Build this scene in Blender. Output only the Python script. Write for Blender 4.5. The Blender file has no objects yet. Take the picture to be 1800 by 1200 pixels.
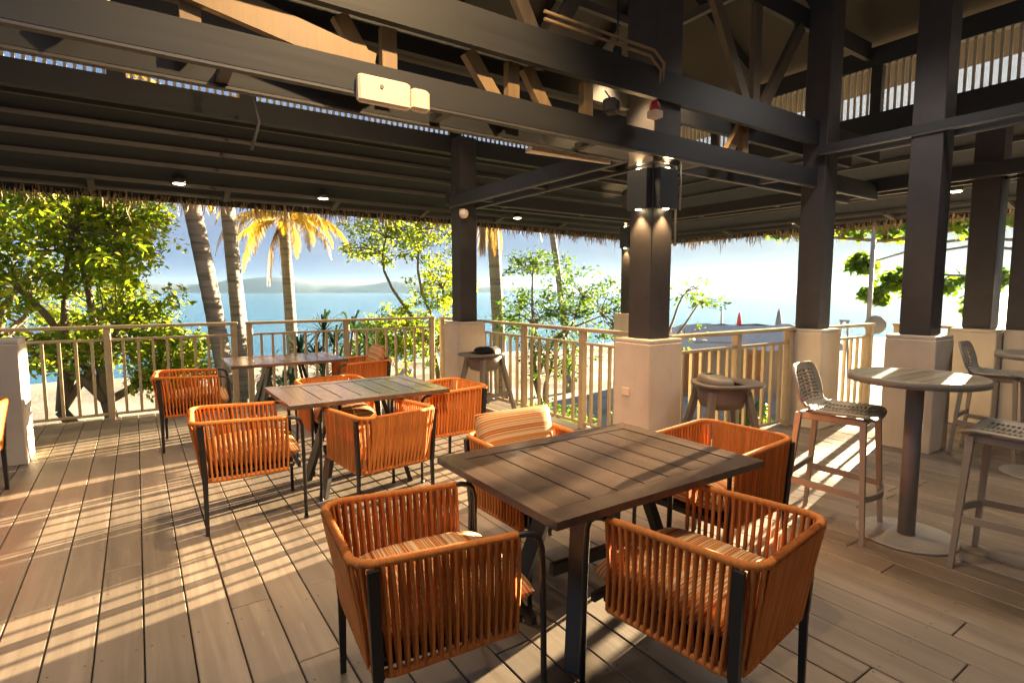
import bpy, math, random
import numpy as np
from mathutils import Vector, Matrix
random.seed(7)
S = bpy.context.scene
COL = S.collection
PI = math.pi
SUN_AZ, SUN_EL = math.radians(78.2), math.radians(8.0)      # azimuth from +y towards +x

# ------------------------------------------------------------------ helpers
def V(*a): return Vector(a)

class MB:
    """collects shapes and links them as ONE mesh object"""
    def __init__(s): s.v, s.f, s.sm = [], [], []
    def add(s, vs, fs, smooth=False):
        o = len(s.v); s.v += [tuple(p) for p in vs]
        s.f += [tuple(i + o for i in f) for f in fs]; s.sm += [smooth] * len(fs)
        return s
    def box(s, x0, x1, y0, y1, z0, z1, b=0.0):
        if b <= 0:
            vs = [(x, y, z) for z in (z0, z1) for y in (y0, y1) for x in (x0, x1)]
            return s.add(vs, [(0, 2, 3, 1), (4, 5, 7, 6), (0, 1, 5, 4), (2, 6, 7, 3), (0, 4, 6, 2), (1, 3, 7, 5)])
        ring = lambda e, z: [(x0 + e, y0, z), (x1 - e, y0, z), (x1, y0 + e, z), (x1, y1 - e, z), (x1 - e, y1, z), (x0 + e, y1, z), (x0, y1 - e, z), (x0, y0 + e, z)]
        def inset(z): 
            cx, cy = (x0 + x1) / 2, (y0 + y1) / 2
            kx, ky = 1 - 2 * b / (x1 - x0), 1 - 2 * b / (y1 - y0)
            return [(cx + (x - cx) * kx, cy + (y - cy) * ky, z) for x, y, _ in ring(b, z)]
        vs = inset(z0) + ring(b, z0 + b) + ring(b, z1 - b) + inset(z1)
        fs = [tuple(range(7, -1, -1)), tuple(range(24, 32))]
        for k in range(3):
            for i in range(8):
                j = (i + 1) % 8
                fs.append((k * 8 + i, k * 8 + j, k * 8 + 8 + j, k * 8 + 8 + i))
        return s.add(vs, fs)
    def bar(s, p0, p1, w, h, up=(0, 0, 1), w1=None, h1=None):
        """rectangular bar from p0 to p1; w across, h along 'up'"""
        p0, p1, up = Vector(p0), Vector(p1), Vector(up)
        d = (p1 - p0).normalized(); r = d.cross(up)
        if r.length < 1e-5: r = d.cross(Vector((1, 0, 0)))
        r.normalize(); u = r.cross(d).normalized()
        w1 = w if w1 is None else w1; h1 = h if h1 is None else h1
        vs = []
        for p, a, b in ((p0, w, h), (p1, w1, h1)):
            vs += [p - r * a / 2 - u * b / 2, p + r * a / 2 - u * b / 2, p + r * a / 2 + u * b / 2, p - r * a / 2 + u * b / 2]
        return s.add(vs, [(3, 2, 1, 0), (4, 5, 6, 7), (0, 1, 5, 4), (1, 2, 6, 5), (2, 3, 7, 6), (3, 0, 4, 7)])
    def tube(s, pts, r, n=8, cap=True, sy=1.0):
        pts = [Vector(p) for p in pts]
        rs = r if isinstance(r, (list, tuple)) else [r] * len(pts)
        vs, fs = [], []
        prev = None
        for i, p in enumerate(pts):
            d = (pts[min(i + 1, len(pts) - 1)] - pts[max(i - 1, 0)]).normalized()
            if prev is None:
                a = Vector((0, 0, 1)) if abs(d.z) < .9 else Vector((1, 0, 0))
                u = d.cross(a).normalized()
            else:
                u = (prev - d * prev.dot(d)).normalized()
            prev = u; w = d.cross(u)
            for k in range(n):
                t = 2 * PI * k / n
                vs.append(p + (u * math.cos(t) + w * math.sin(t) * sy) * rs[i])
        for i in range(len(pts) - 1):
            for k in range(n):
                j = (k + 1) % n
                fs.append((i * n + k, i * n + j, i * n + n + j, i * n + n + k))
        s.add(vs, fs, True)
        if cap:
            o = len(s.v) - len(vs)
            s.f += [tuple(o + k for k in range(n - 1, -1, -1)), tuple(o + (len(pts) - 1) * n + k for k in range(n))]
            s.sm += [False, False]
        return s
    def lathe(s, prof, c=(0, 0, 0), n=32, smooth=True):
        vs, fs = [], []
        for r, z in prof:
            for k in range(n):
                t = 2 * PI * k / n
                vs.append((c[0] + r * math.cos(t), c[1] + r * math.sin(t), c[2] + z))
        for i in range(len(prof) - 1):
            for k in range(n):
                j = (k + 1) % n
                fs.append((i * n + k, i * n + j, i * n + n + j, i * n + n + k))
        fs2 = [tuple(range(n - 1, -1, -1)), tuple((len(prof) - 1) * n + k for k in range(n))]
        s.add(vs, fs, smooth)
        o = len(s.v) - len(vs)
        for f in fs2: s.f.append(tuple(i + o for i in f)); s.sm.append(False)
        return s
    def build(s, name, m, parent=None, loc=None, rz=0.0):
        me = bpy.data.meshes.new(name)
        me.from_pydata([tuple(p) for p in s.v], [], s.f)
        if any(s.sm): me.polygons.foreach_set('use_smooth', s.sm)
        me.update()
        me.materials.append(m)
        o = bpy.data.objects.new(name, me); COL.objects.link(o)
        if parent is not None: o.parent = parent
        if loc is not None: o.location = loc
        if rz: o.rotation_euler = (0, 0, rz)
        return o

def tag(o, label=None, cat=None, group=None, kind=None):
    if label: o['label'] = label
    if cat: o['category'] = cat
    if group: o['group'] = group
    if kind: o['kind'] = kind
    return o

def thing(name, label, cat, loc=(0, 0, 0), rz=0.0, group=None):
    o = bpy.data.objects.new(name, None); COL.objects.link(o)
    o.empty_display_size = .1
    o.location = loc; o.rotation_euler = (0, 0, rz)
    return tag(o, label, cat, group)

def dup(root, loc, rz, label, group=None):
    def cp(o, parent):
        c = o.copy(); COL.objects.link(c)
        if parent is not None: c.parent = parent
        for ch in o.children: cp(ch, c)
        return c
    r = cp(root, None); r.location = loc; r.rotation_euler = (0, 0, rz)
    r['label'] = label
    if group: r['group'] = group
    return r

def raw_mesh(name, verts, faces, m, parent=None, smooth=False):
    me = bpy.data.meshes.new(name)
    nv, k = len(verts), faces.shape[1]
    me.vertices.add(nv); me.vertices.foreach_set('co', np.asarray(verts, np.float32).ravel())
    nf = len(faces)
    me.loops.add(nf * k); me.loops.foreach_set('vertex_index', np.asarray(faces, np.int32).ravel())
    me.polygons.add(nf)
    me.polygons.foreach_set('loop_start', np.arange(0, nf * k, k, dtype=np.int32))
    if smooth: me.polygons.foreach_set('use_smooth', [True] * nf)
    me.update(calc_edges=True); me.validate()
    me.materials.append(m)
    o = bpy.data.objects.new(name, me); COL.objects.link(o)
    if parent is not None: o.parent = parent
    return o

# ------------------------------------------------------------------ materials
class N:
    def __init__(s, name):
        s.m = bpy.data.materials.new(name); s.m.use_nodes = True
        s.t = s.m.node_tree; s.t.nodes.clear()
        s.out = s.n('ShaderNodeOutputMaterial')
    def n(s, ty, **kw):
        x = s.t.nodes.new(ty)
        for k, v in kw.items(): setattr(x, k, v)
        return x
    def l(s, a, b): s.t.links.new(a, b)
    def bsdf(s, rough=.6, **kw):
        b = s.n('ShaderNodeBsdfPrincipled'); b.inputs['Roughness'].default_value = rough
        for k, v in kw.items(): b.inputs[k].default_value = v
        s.l(b.outputs[0], s.out.inputs['Surface']); s.b = b; return b
    def coord(s, kind='Object', scale=(1, 1, 1)):
        c = s.n('ShaderNodeTexCoord'); mp = s.n('ShaderNodeMapping'); mp.inputs['Scale'].default_value = scale
        s.l(c.outputs[kind], mp.inputs['Vector']); return mp.outputs[0]
    def noise(s, vec, scale=5, detail=4, rough=.55, dist=0):
        x = s.n('ShaderNodeTexNoise'); x.inputs['Scale'].default_value = scale; x.inputs['Detail'].default_value = detail
        x.inputs['Roughness'].default_value = rough; x.inputs['Distortion'].default_value = dist
        if vec is not None: s.l(vec, x.inputs['Vector'])
        return x.outputs['Fac']
    def ramp(s, fac, stops, interp='LINEAR'):
        r = s.n('ShaderNodeValToRGB'); r.color_ramp.interpolation = interp
        el = r.color_ramp.elements
        while len(el) < len(stops): el.new(.5)
        for e, (p, c) in zip(el, stops): e.position = p; e.color = (*c, 1)
        s.l(fac, r.inputs['Fac']); return r.outputs['Color']
    def math(s, op, a, b=0.0):
        x = s.n('ShaderNodeMath', operation=op)
        for i, q in enumerate((a, b)):
            if isinstance(q, (int, float)): x.inputs[i].default_value = q
            else: s.l(q, x.inputs[i])
        return x.outputs[0]
    def mix(s, fac, a, b, mode='MIX'):
        x = s.n('ShaderNodeMix', data_type='RGBA', blend_type=mode)
        for i, q in ((0, fac), (6, a), (7, b)):
            if isinstance(q, (int, float)): x.inputs[i].default_value = q
            elif isinstance(q, tuple): x.inputs[i].default_value = (*q, 1)
            else: s.l(q, x.inputs[i])
        return x.outputs[2]
    def bump(s, h, strength=.3, dist=.01):
        x = s.n('ShaderNodeBump'); x.inputs['Strength'].default_value = strength; x.inputs['Distance'].default_value = dist
        s.l(h, x.inputs['Height']); s.l(x.outputs[0], s.b.inputs['Normal'])

def m_plain(name, c, rough=.6, var=.12, scale=6, bump=.1, **kw):
    a = N(name); b = a.bsdf(rough, **kw)
    f = a.noise(a.coord(), scale, 6)
    d = tuple(x * (1 - var) for x in c); e = tuple(min(1, x * (1 + var)) for x in c)
    a.l(a.ramp(f, [(.3, d), (.7, e)]), b.inputs['Base Color'])
    r = a.noise(a.coord(), scale * 3, 3)
    a.l(a.math('ADD', a.math('MULTIPLY', r, .25), rough - .12), b.inputs['Roughness'])
    if bump: a.bump(a.noise(a.coord(), scale * 12, 4), bump, .004)
    return a.m

def m_wood(name, c0, c1, axis='y', rough=.5, bump=.25, island=.25, k=1.0):
    a = N(name); b = a.bsdf(rough)
    sc = {'x': (.6, 14, 14), 'y': (14, .6, 14), 'z': (14, 14, .6)}[axis]
    sc = tuple(v * k for v in sc)
    isl = a.n('ShaderNodeNewGeometry').outputs['Random Per Island']
    vec = a.coord('Object', sc)
    off = a.n('ShaderNodeVectorMath', operation='ADD')
    comb = a.n('ShaderNodeCombineXYZ')
    for i in range(3): a.l(a.math('MULTIPLY', isl, 37.0 + 11 * i), comb.inputs[i])
    a.l(vec, off.inputs[0]); a.l(comb.outputs[0], off.inputs[1])
    f = a.noise(off.outputs[0], 1.3, 8, .62, .5)
    col = a.ramp(f, [(.25, c0), (.55, tuple((p + q) / 2 for p, q in zip(c0, c1))), (.8, c1)])
    v = a.math('ADD', a.math('MULTIPLY', isl, island * 2), 1 - island)
    cc = a.n('ShaderNodeCombineColor'); [a.l(v, cc.inputs[i]) for i in range(3)]
    col = a.mix(1.0, col, cc.outputs[0], 'MULTIPLY')
    st = a.noise(a.coord(), 1.1, 5, .6)
    col = a.mix(a.math('MULTIPLY', st, .35), col, tuple(x * .55 for x in c0))
    a.l(col, b.inputs['Base Color'])
    a.l(a.math('ADD', a.math('MULTIPLY', f, .3), rough - .15), b.inputs['Roughness'])
    a.bump(f, bump, .003)
    return a.m

def m_leaf(name, cols, trans=.4, rough=.45):
    a = N(name)
    b = a.n('ShaderNodeBsdfPrincipled'); b.inputs['Roughness'].default_value = rough
    isl = a.n('ShaderNodeNewGeometry').outputs['Random Per Island']
    n = len(cols)
    col = a.ramp(isl, [(i / (n - 1), c) for i, c in enumerate(cols)])
    big = a.noise(a.coord(), .9, 3)
    col = a.mix(a.math('MULTIPLY', big, .28), col, cols[0])
    a.l(col, b.inputs['Base Color'])
    tr = a.n('ShaderNodeBsdfTranslucent')
    a.l(a.mix(1.0, col, (1.6, 1.5, .7), 'MULTIPLY'), tr.inputs['Color'])
    mx = a.n('ShaderNodeMixShader'); mx.inputs[0].default_value = trans
    a.l(b.outputs[0], mx.inputs[1]); a.l(tr.outputs[0], mx.inputs[2]); a.l(mx.outputs[0], a.out.inputs['Surface'])
    return a.m

def m_emit(name, c, st):
    a = N(name); e = a.n('ShaderNodeEmission'); e.inputs[0].default_value = (*c, 1); e.inputs[1].default_value = st
    a.l(e.outputs[0], a.out.inputs['Surface']); return a.m

M = {}
def m_cream():
    a = N('cream_plaster'); b = a.bsdf(.78)
    v = a.coord()
    f = a.noise(v, 2.4, 6, .6); st = a.noise(a.coord('Object', (7, 7, 1.2)), 1.0, 6, .65); sp = a.noise(v, 34, 4, .7)
    col = a.ramp(f, [(.3, (.45, .385, .31)), (.7, (.56, .49, .40))])
    col = a.mix(a.ramp(st, [(.55, (0, 0, 0)), (.75, (.35, .35, .35))]), col, (.30, .25, .19))
    col = a.mix(a.ramp(sp, [(.66, (0, 0, 0)), (.72, (.4, .4, .4))]), col, (.26, .21, .16))
    a.l(col, b.inputs['Base Color']); a.bump(a.math('ADD', f, a.math('MULTIPLY', sp, .4)), .35, .006); return a.m
def add_screws(m):
    t = m.node_tree; a = N.__new__(N); a.m, a.t = m, t
    b = [n for n in t.nodes if n.type == 'BSDF_PRINCIPLED'][0]; src = b.inputs['Base Color'].links[0].from_socket
    c = a.n('ShaderNodeTexCoord'); sep = a.n('ShaderNodeSeparateXYZ'); a.l(c.outputs['Object'], sep.inputs[0])
    fx = a.math('FRACT', a.math('DIVIDE', a.math('ADD', sep.outputs['X'], 17.25 * 2 + .045), .1725))
    dx = a.math('MULTIPLY', a.math('SUBTRACT', a.math('ABSOLUTE', a.math('SUBTRACT', fx, .5)), .34), .1725)
    fy = a.math('MULTIPLY', a.math('SUBTRACT', a.math('FRACT', a.math('DIVIDE', a.math('ADD', sep.outputs['Y'], 30), .6)), .5), .6)
    d = a.math('SQRT', a.math('ADD', a.math('MULTIPLY', dx, dx), a.math('MULTIPLY', fy, fy)))
    k = a.math('LESS_THAN', d, .0048)
    wear = a.noise(a.coord(), .75, 6, .62); scr = a.noise(a.coord('Object', (30, 2.5, 1)), 1.0, 5, .7)
    col = a.mix(a.ramp(wear, [(.38, (.45, .45, .45)), (.62, (0, 0, 0))]), src, (.105, .085, .068))
    col = a.mix(a.ramp(scr, [(.64, (0, 0, 0)), (.74, (.35, .35, .35))]), col, (.40, .345, .28))
    a.l(a.mix(k, col, (.03, .026, .022)), b.inputs['Base Color'])
M['deck'] = m_wood('deck_boards', (.140, .106, .078), (.295, .235, .175), 'y', .48, .4, .26)
M['deck_under'] = m_plain('deck_joists', (.05, .045, .04))
add_screws(M['deck'])
M['rail'] = m_plain('rail_paint', (.33, .26, .16), .45, .1, 8)
M['cream'] = m_cream()
M['column'] = m_plain('column_paint', (.026, .022, .024), .6, .2, 5, .15)
M['beam'] = m_wood('dark_beam', (.007, .0075, .0095), (.016, .0165, .021), 'x', .7, .2, .2)
M['beam_y'] = m_wood('dark_beam_y', (.007, .0075, .0095), (.016, .0165, .021), 'y', .7, .2, .2)
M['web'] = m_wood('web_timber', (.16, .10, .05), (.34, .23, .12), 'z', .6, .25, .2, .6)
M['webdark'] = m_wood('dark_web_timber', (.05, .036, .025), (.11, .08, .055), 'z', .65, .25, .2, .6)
M['batten'] = m_wood('batten', (.034, .031, .033), (.066, .060, .060), 'x', .6, .2, .2)
M['soffit'] = m_wood('soffit_boards', (.006, .008, .014), (.014, .017, .027), 'x', .8, .2, .25)
M['upper'] = m_wood('upper_roof_boards', (.014, .012, .011), (.032, .026, .022), 'y', .7, .2, .25)
M['slat'] = m_plain('slat_paint', (.34, .31, .26), .6)
M['thatch'] = m_wood('thatch', (.17, .12, .07), (.42, .33, .21), 'z', .9, .4, .35, 2.0)
M['hutthatch'] = m_wood('hut_thatch', (.48, .44, .39), (.78, .72, .63), 'z', .95, .6, .2, 1.0)
M['black'] = m_plain('black_steel', (.014, .013, .013), .38, .15, 9, .05)
M['rope'] = m_wood('orange_rope', (.44, .115, .015), (.74, .26, .045), 'z', .85, .7, .2, 4.0)
M['taupe'] = m_plain('taupe_plastic', (.255, .225, .185), .42, .08, 6, .05)
M['greybrown'] = m_plain('grey_brown_plastic', (.15, .128, .108), .45, .08, 6, .05)
M['top'] = m_wood('table_slats', (.080, .051, .036), (.135, .088, .060), 'y', .20, .06, .12)
for _n in M['top'].node_tree.nodes:
    if _n.type == 'BSDF_PRINCIPLED': _n.inputs['Coat Weight'].default_value = .35; _n.inputs['Coat Roughness'].default_value = .22
M['bartop'] = m_wood('bar_top_slats', (.14, .12, .095), (.26, .225, .18), 'x', .32, .3, .2)
M['barpost'] = m_plain('bar_post_paint', (.185, .17, .15), .45, .08)
M['barbase'] = m_plain('bar_base_paint', (.25, .235, .215), .4, .08)
M['cutcream'] = m_plain('cream_plastic', (.62, .50, .38), .45, .05)
M['red'] = m_plain('red_paint', (.45, .03, .025), .4)
M['white'] = m_plain('white_paint', (.75, .74, .70), .5, .05)
M['grey'] = m_plain('grey_paint', (.28, .29, .31), .5, .1)
M['sconce'] = m_plain('sconce_paint', (.018, .022, .030), .45, .1)
M['glow'] = m_emit('lamp_glow', (1, .78, .42), 3)
M['glow2'] = m_emit('spot_glow', (1, .62, .25), 4)
def m_palm():
    a = N('palm_bark'); b = a.bsdf(.9)
    f = a.noise(a.coord('Object', (1.2, 1.2, 16)), 1.0, 5, .6, .3); g = a.noise(a.coord('Object', (5, 5, 2)), 1.0, 5)
    c = a.mix(a.math('MULTIPLY', g, .6), a.ramp(f, [(.38, (.09, .077, .07)), (.50, (.23, .21, .19)), (.7, (.30, .27, .24))]), (.26, .23, .20))
    a.l(c, b.inputs['Base Color']); a.bump(f, .8, .02); return a.m
M['trunk'] = m_palm()
M['bark'] = m_wood('bark', (.12, .095, .07), (.28, .23, .18), 'z', .9, .6, .1, .7)
M['leafA'] = m_leaf('leaf_yellow_green', [(0.0792, 0.165, 0.0165), (0.165, 0.264, 0.0231), (0.264, 0.343, 0.033), (0.396, 0.356, 0.0396)], .58)
M['leafB'] = m_leaf('leaf_green', [(0.0396, 0.099, 0.0132), (0.0858, 0.178, 0.0132), (0.198, 0.264, 0.0198)], .55)
M['leafD'] = m_leaf('leaf_mid_green', [(0.0231, 0.066, 0.0132), (0.0528, 0.125, 0.0198), (0.119, 0.185, 0.0264)], .45)
M['leafC'] = m_leaf('leaf_dark', [(0.0165, 0.0495, 0.0231), (0.033, 0.0858, 0.033), (0.066, 0.125, 0.0396)], .4)
M['frond'] = m_leaf('palm_frond', [(0.185, 0.145, 0.0132), (0.33, 0.224, 0.0198), (0.409, 0.251, 0.0264)], .5)
M['dead'] = m_leaf('dead_frond', [(0.145, 0.0924, 0.0462), (0.238, 0.158, 0.0792), (0.297, 0.211, 0.119)], .4)
M['kayred'] = m_plain('parasol_cloth', (.55, .03, .03), .7)
M['paragrey'] = m_plain('grey_cloth', (.22, .22, .24), .7)
M['hutwall'] = m_wood('hut_wall', (.30, .22, .15), (.48, .38, .26), 'z', .7, .3, .2)
M['hutdoor'] = m_wood('hut_door', (.30, .11, .03), (.52, .22, .06), 'z', .6, .3, .2)
M['hill'] = m_plain('hill_haze_blue', (.022, .05, .08), .9, .4, .01, 0)  # distance haze is partly put into this blue base colour

def m_cushion():
    a = N('striped_cloth'); b = a.bsdf(.85)
    c = a.n('ShaderNodeTexCoord'); sep = a.n('ShaderNodeSeparateXYZ'); a.l(c.outputs['Object'], sep.inputs[0])
    cmb = a.n('ShaderNodeCombineXYZ'); a.l(a.math('ADD', sep.outputs['X'], a.math('MULTIPLY', sep.outputs['Z'], .6)), cmb.inputs[0])
    f = a.noise(cmb.outputs[0], 32, 2, .6)
    col = a.ramp(f, [(.0, (.06, .022, .02)), (.36, (.40, .10, .02)), (.43, (.56, .22, .04)), (.475, (.66, .50, .30)), (.505, (.52, .19, .03)), (.55, (.20, .05, .025)), (.58, (.60, .27, .06)), (.635, (.68, .52, .32)), (.68, (.30, .08, .03))], 'CONSTANT')
    w = a.noise(a.coord('Object', (260, 260, 260)), 1, 2)
    a.l(a.mix(.25, col, a.ramp(w, [(.3, (.3, .2, .12)), (.7, (.9, .8, .7))]), 'MULTIPLY'), b.inputs['Base Color'])
    a.bump(w, .25, .002)
    return a.m
M['cloth'] = m_cushion()

def m_sand():
    a = N('sand'); b = a.bsdf(.9)
    v = a.coord()
    f = a.noise(v, .35, 6); g = a.noise(v, 3.0, 8, .65)
    col = a.mix(g, a.ramp(f, [(.35, (.22, .195, .165)), (.65, (.33, .295, .255))]), (.30, .265, .22))
    gr = a.noise(v, .22, 5, .6)
    col = a.mix(a.ramp(gr, [(.56, (0, 0, 0)), (.64, (1, 1, 1))]), col, (.07, .10, .03))
    a.l(col, b.inputs['Base Color']); a.bump(g, .5, .05); return a.m
def m_sea():
    a = N('sea'); b = a.bsdf(.12, **{'IOR': 1.33})
    v = a.coord('Object', (.25, .9, 1))
    w = a.noise(v, .35, 6, .6, .6)
    lw = a.noise(a.coord('Object', (.004, .02, 1)), 1.0, 4)
    a.l(a.ramp(lw, [(.35, (.02, .15, .26)), (.65, (.04, .22, .34))]), b.inputs['Base Color'])
    a.bump(w, .55, .25); return a.m
M['sand'] = m_sand(); M['sea'] = m_sea()

# ------------------------------------------------------------------ camera
cam = bpy.data.cameras.new('camera'); co = bpy.data.objects.new('camera', cam); COL.objects.link(co)
cam.sensor_width = 36; cam.lens = 36 * 970 / 1800; cam.clip_start = .05; cam.clip_end = 20000
co.location = (0, 0, 1.5); co.rotation_euler = (math.radians(90 - 5.17), 0, math.radians(-34.2))
S.camera = co

# ------------------------------------------------------------------ ground, sea, hills
def ground_z(x, y):
    r = math.hypot(x, y); a = math.degrees(math.atan2(x, y))
    R0 = np.interp(a, [-180, -90, -20, 0, 25, 40, 52, 60, 80, 110, 150, 180], [60, 50, 44, 44, 46, 52, 68, 74, 70, 70, 60, 60])
    t = min(1, max(0, (r - R0 + 16) / 26)); t = t * t * (3 - 2 * t)
    return -2.5 - 2.8 * t
def build_ground():
    n = 150
    xs = np.sinh(np.linspace(-4.2, 4.2, n)) * 8.0 + 10; ys = np.sinh(np.linspace(-4.2, 4.2, n)) * 8.0 + 12
    vs = []
    rr = random.Random(3)
    for y in ys:
        for x in xs:
            near = max(0, 1 - math.hypot(x, y) / 90)
            vs.append((x, y, ground_z(x, y) + (.10 * math.sin(x * .9 + y * .3) * math.cos(y * .7) + .08 * rr.random()) * near))
    fs = [(j * n + i, j * n + i + 1, (j + 1) * n + i + 1, (j + 1) * n + i) for j in range(n - 1) for i in range(n - 1)]
    o = raw_mesh('ground', vs, np.array(fs), M['sand'], smooth=True); tag(o, kind='structure')
build_ground()
b = MB()
b.add([(-4000, -4000, -3.9), (4000, -4000, -3.9), (4000, 4000, -3.9), (-4000, 4000, -3.9)], [(0, 1, 2, 3)])
sea = b.build('sea', M['sea']); tag(sea, kind='structure')
def ridge(name, az0, az1, dist, prof, depth=500):
    vs, fs = [], []; k = len(prof)
    rr = random.Random(len(prof))
    rows = 7
    for j in range(rows):
        t = j / (rows - 1)
        h = math.sin(PI * min(1, t * 1.0) * .5) if t < .5 else 1
        prof_k = math.sin(PI * t) ** .8 if 0 < t < 1 else 0
        for i, p in enumerate(prof):
            a = math.radians(az0 + (az1 - az0) * i / (k - 1)); d = dist + depth * (t - .5)
            z = -6 + (p + 6) * prof_k * (1 + .12 * (rr.random() - .5))
            vs.append((d * math.sin(a), d * math.cos(a), z))
    for j in range(rows - 1):
        for i in range(k - 1): fs.append((j * k + i, j * k + i + 1, (j + 1) * k + i + 1, (j + 1) * k + i))
    o = raw_mesh(name, vs, np.array(fs), M['hill'], smooth=True); tag(o, kind='structure'); return o
rp = random.Random(11)
pr = [max(6, 40 + 8 * math.sin(i * .5) + 4 * math.sin(i * 1.3 + 1) + rp.uniform(-2, 2)) for i in range(60)]
for i, k in enumerate(range(24, 34)): pr[k] += 16 * math.sin(PI * i / 9)
pr = [p * min(1, (60 - i) / 14) for i, p in enumerate(pr)]
ridge('hills', -20, 44, 2600, pr)

# ------------------------------------------------------------------ deck
BW, BX0 = .1725, -.045
def board_mesh(b, x0, x1, y0, y1, rr):
    y = y0 - rr.uniform(0, 2.4)
    while y < y1:
        L = rr.choice([2.4, 2.4, 3.0, 3.6])
        a, c = max(y, y0), min(y + L, y1)
        if c - a > .02:
            dz = rr.uniform(-.0012, .0012)
            b.box(x0 + .003, x1 - .003, a + .0025, c - .0025, -.03 + dz, dz, .003)
        y += L
rr = random.Random(5)
b = MB()
for k in range(-42, 48):
    x0, x1 = BX0 + k * BW, BX0 + (k + 1) * BW
    if x0 > 8.0: break
    board_mesh(b, x0, x1, -5, 8.06 if x1 < 4.2 else 3.45, rr)
deck = b.build('deck_floor', M['deck']); tag(deck, kind='structure')
b = MB()
b.box(-7.3, 4.14, -5, 8.02, -.32, -.034); b.box(4.16, 8.1, -5, 3.42, -.32, -.034)
for x, y in [(-1, 7.8), (1.5, 7.8), (4, 7.8), (4, 5.5), (4, 3.3), (6, 3.3), (8, 3.3), (8, 1), (-4, 7.8)]:
    b.box(x - .12, x + .08, y - .12, y + .08, -2.7, -.321)
o = b.build('deck_substructure', M['deck_under']); tag(o, kind='structure')

# ------------------------------------------------------------------ columns
def column(cx, cy, label, zb=0.0, ped_h=1.09, top=3.5, w=.255, pw=.42, group='dark square columns on cream pedestals'):
    t = thing('column', label, 'column', (cx, cy, zb), 0, group)
    h = pw / 2; p = MB(); z1 = ped_h - zb
    p.box(-h, h, -h, h, 0, z1 - .035, .008)
    p.build('pedestal', M['cream'], t)
    c = MB(); c.box(-h + .004, h - .004, -h + .004, h - .004, z1 - .0345, z1, .006); c.build('cap', M['cream'], t)
    s = MB(); s.box(-w / 2, w / 2, -w / 2, w / 2, z1 + .001, top - zb, .006)
    s.build('shaft', M['column'], t)
    if top > 4.9:
        s = MB(); s.box(-.163, .163, -.163, .163, 2.57, top - .01, .006); s.build('casing', M['column'], t)
    return t
column(3.76, 3.37, 'nearest dark column with a light switch on its pedestal, two wall lamps on it', top=5.0)
column(3.77, 6.72, 'dark column on the left, behind the first high chair', top=3.55)
column(7.68, 7.35, 'far dark column outside the railing with a pair of small lamps', zb=-2.6, top=3.5)
column(6.25, 3.215, 'dark column right of the second high chair, at the railing corner', top=4.6)
column(6.19, 2.165, 'column behind the round bar table, its pedestal partly hidden by the table post', top=4.6)
column(7.84, 2.17, 'column at the right edge of the view behind the rear bar stool', top=3.6)
t = thing('low_wall', 'thick cream low wall end at the left edge, its right side lit by the sun', 'wall', (-1.06, 6.46, 0))
b = MB(); b.box(-1.9, .21, -.21, .21, 0, 1.055, .008); b.build('wall_body', M['cream'], t)
b = MB(); b.box(-1.896, .206, -.206, .206, 1.0555, 1.09, .006); b.build('cap', M['cream'], t)
b = MB(); b.box(-.045, .045, -.008, 0, -.035, .035, .003)
sp = b.build('switch_plate', M['cutcream'], None, (3.549, 3.43, .62), -PI / 2)
tag(sp, 'small square switch plate on the nearest pedestal', 'switch plate')

# ------------------------------------------------------------------ railings
def railing(label, p0, p1, posts, bal=.148, group='tan balustrade sections around the deck'):
    """p0, p1 ground points; posts = fractions where posts stand"""
    p0, p1 = Vector((*p0, 0)), Vector((*p1, 0))
    L = (p1 - p0).length; ang = math.atan2(p1.y - p0.y, p1.x - p0.x)
    t = thing('railing', label, 'railing', p0, ang, group)
    pos = [f * L for f in posts]
    for x in pos:
        q = MB(); q.box(x - .034, x + .034, -.034, .034, .001, 1.068, .004); q.build('post', M['rail'], t)
    q = MB(); q.box(-.045, L + .045, -.048, .048, 1.0685, 1.105, .006); q.build('top_rail', M['rail'], t)
    for a, c in zip(pos[:-1], pos[1:]):
        q = MB(); q.box(a + .035, c - .035, -.018, .018, .925, .952, .003); q.build('mid_rail', M['rail'], t)
        q = MB(); q.box(a + .035, c - .035, -.018, .018, .05, .078, .003); q.build('bottom_rail', M['rail'], t)
        n = max(1, round((c - a) / bal))
        for i in range(1, n):
            x = a + (c - a) * i / n
            q = MB(); q.box(x - .015, x + .015, -.015, .015, .0785, .9245); q.build('baluster', M['rail'], t)
    return t
railing('left railing section in front of the leafy tree, ending at the narrow gap', (-1.63, 7.95), (1.03, 7.95), [0, .5, 1])
railing('railing section behind the far table, between the narrow gap and the left column', (1.215, 7.95), (3.86, 7.95), [0, .485, 1])
railing('railing running from the left column towards the nearest column, behind the first high chair', (4.0, 7.86), (4.0, 3.62), [0, .27, .53, .79, .985])
railing('railing between the nearest column and the corner column, behind the second high chair', (4.02, 3.32), (6.0, 3.32), [.0, .5, .985])
railing('short railing right of the corner column, ending at the gap', (6.50, 3.20), (7.62, 3.20), [0.02, 1])
railing('railing along the right edge of the deck, behind the bar tables', (7.9, 3.0), (7.9, 2.44), [0, 1])

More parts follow.
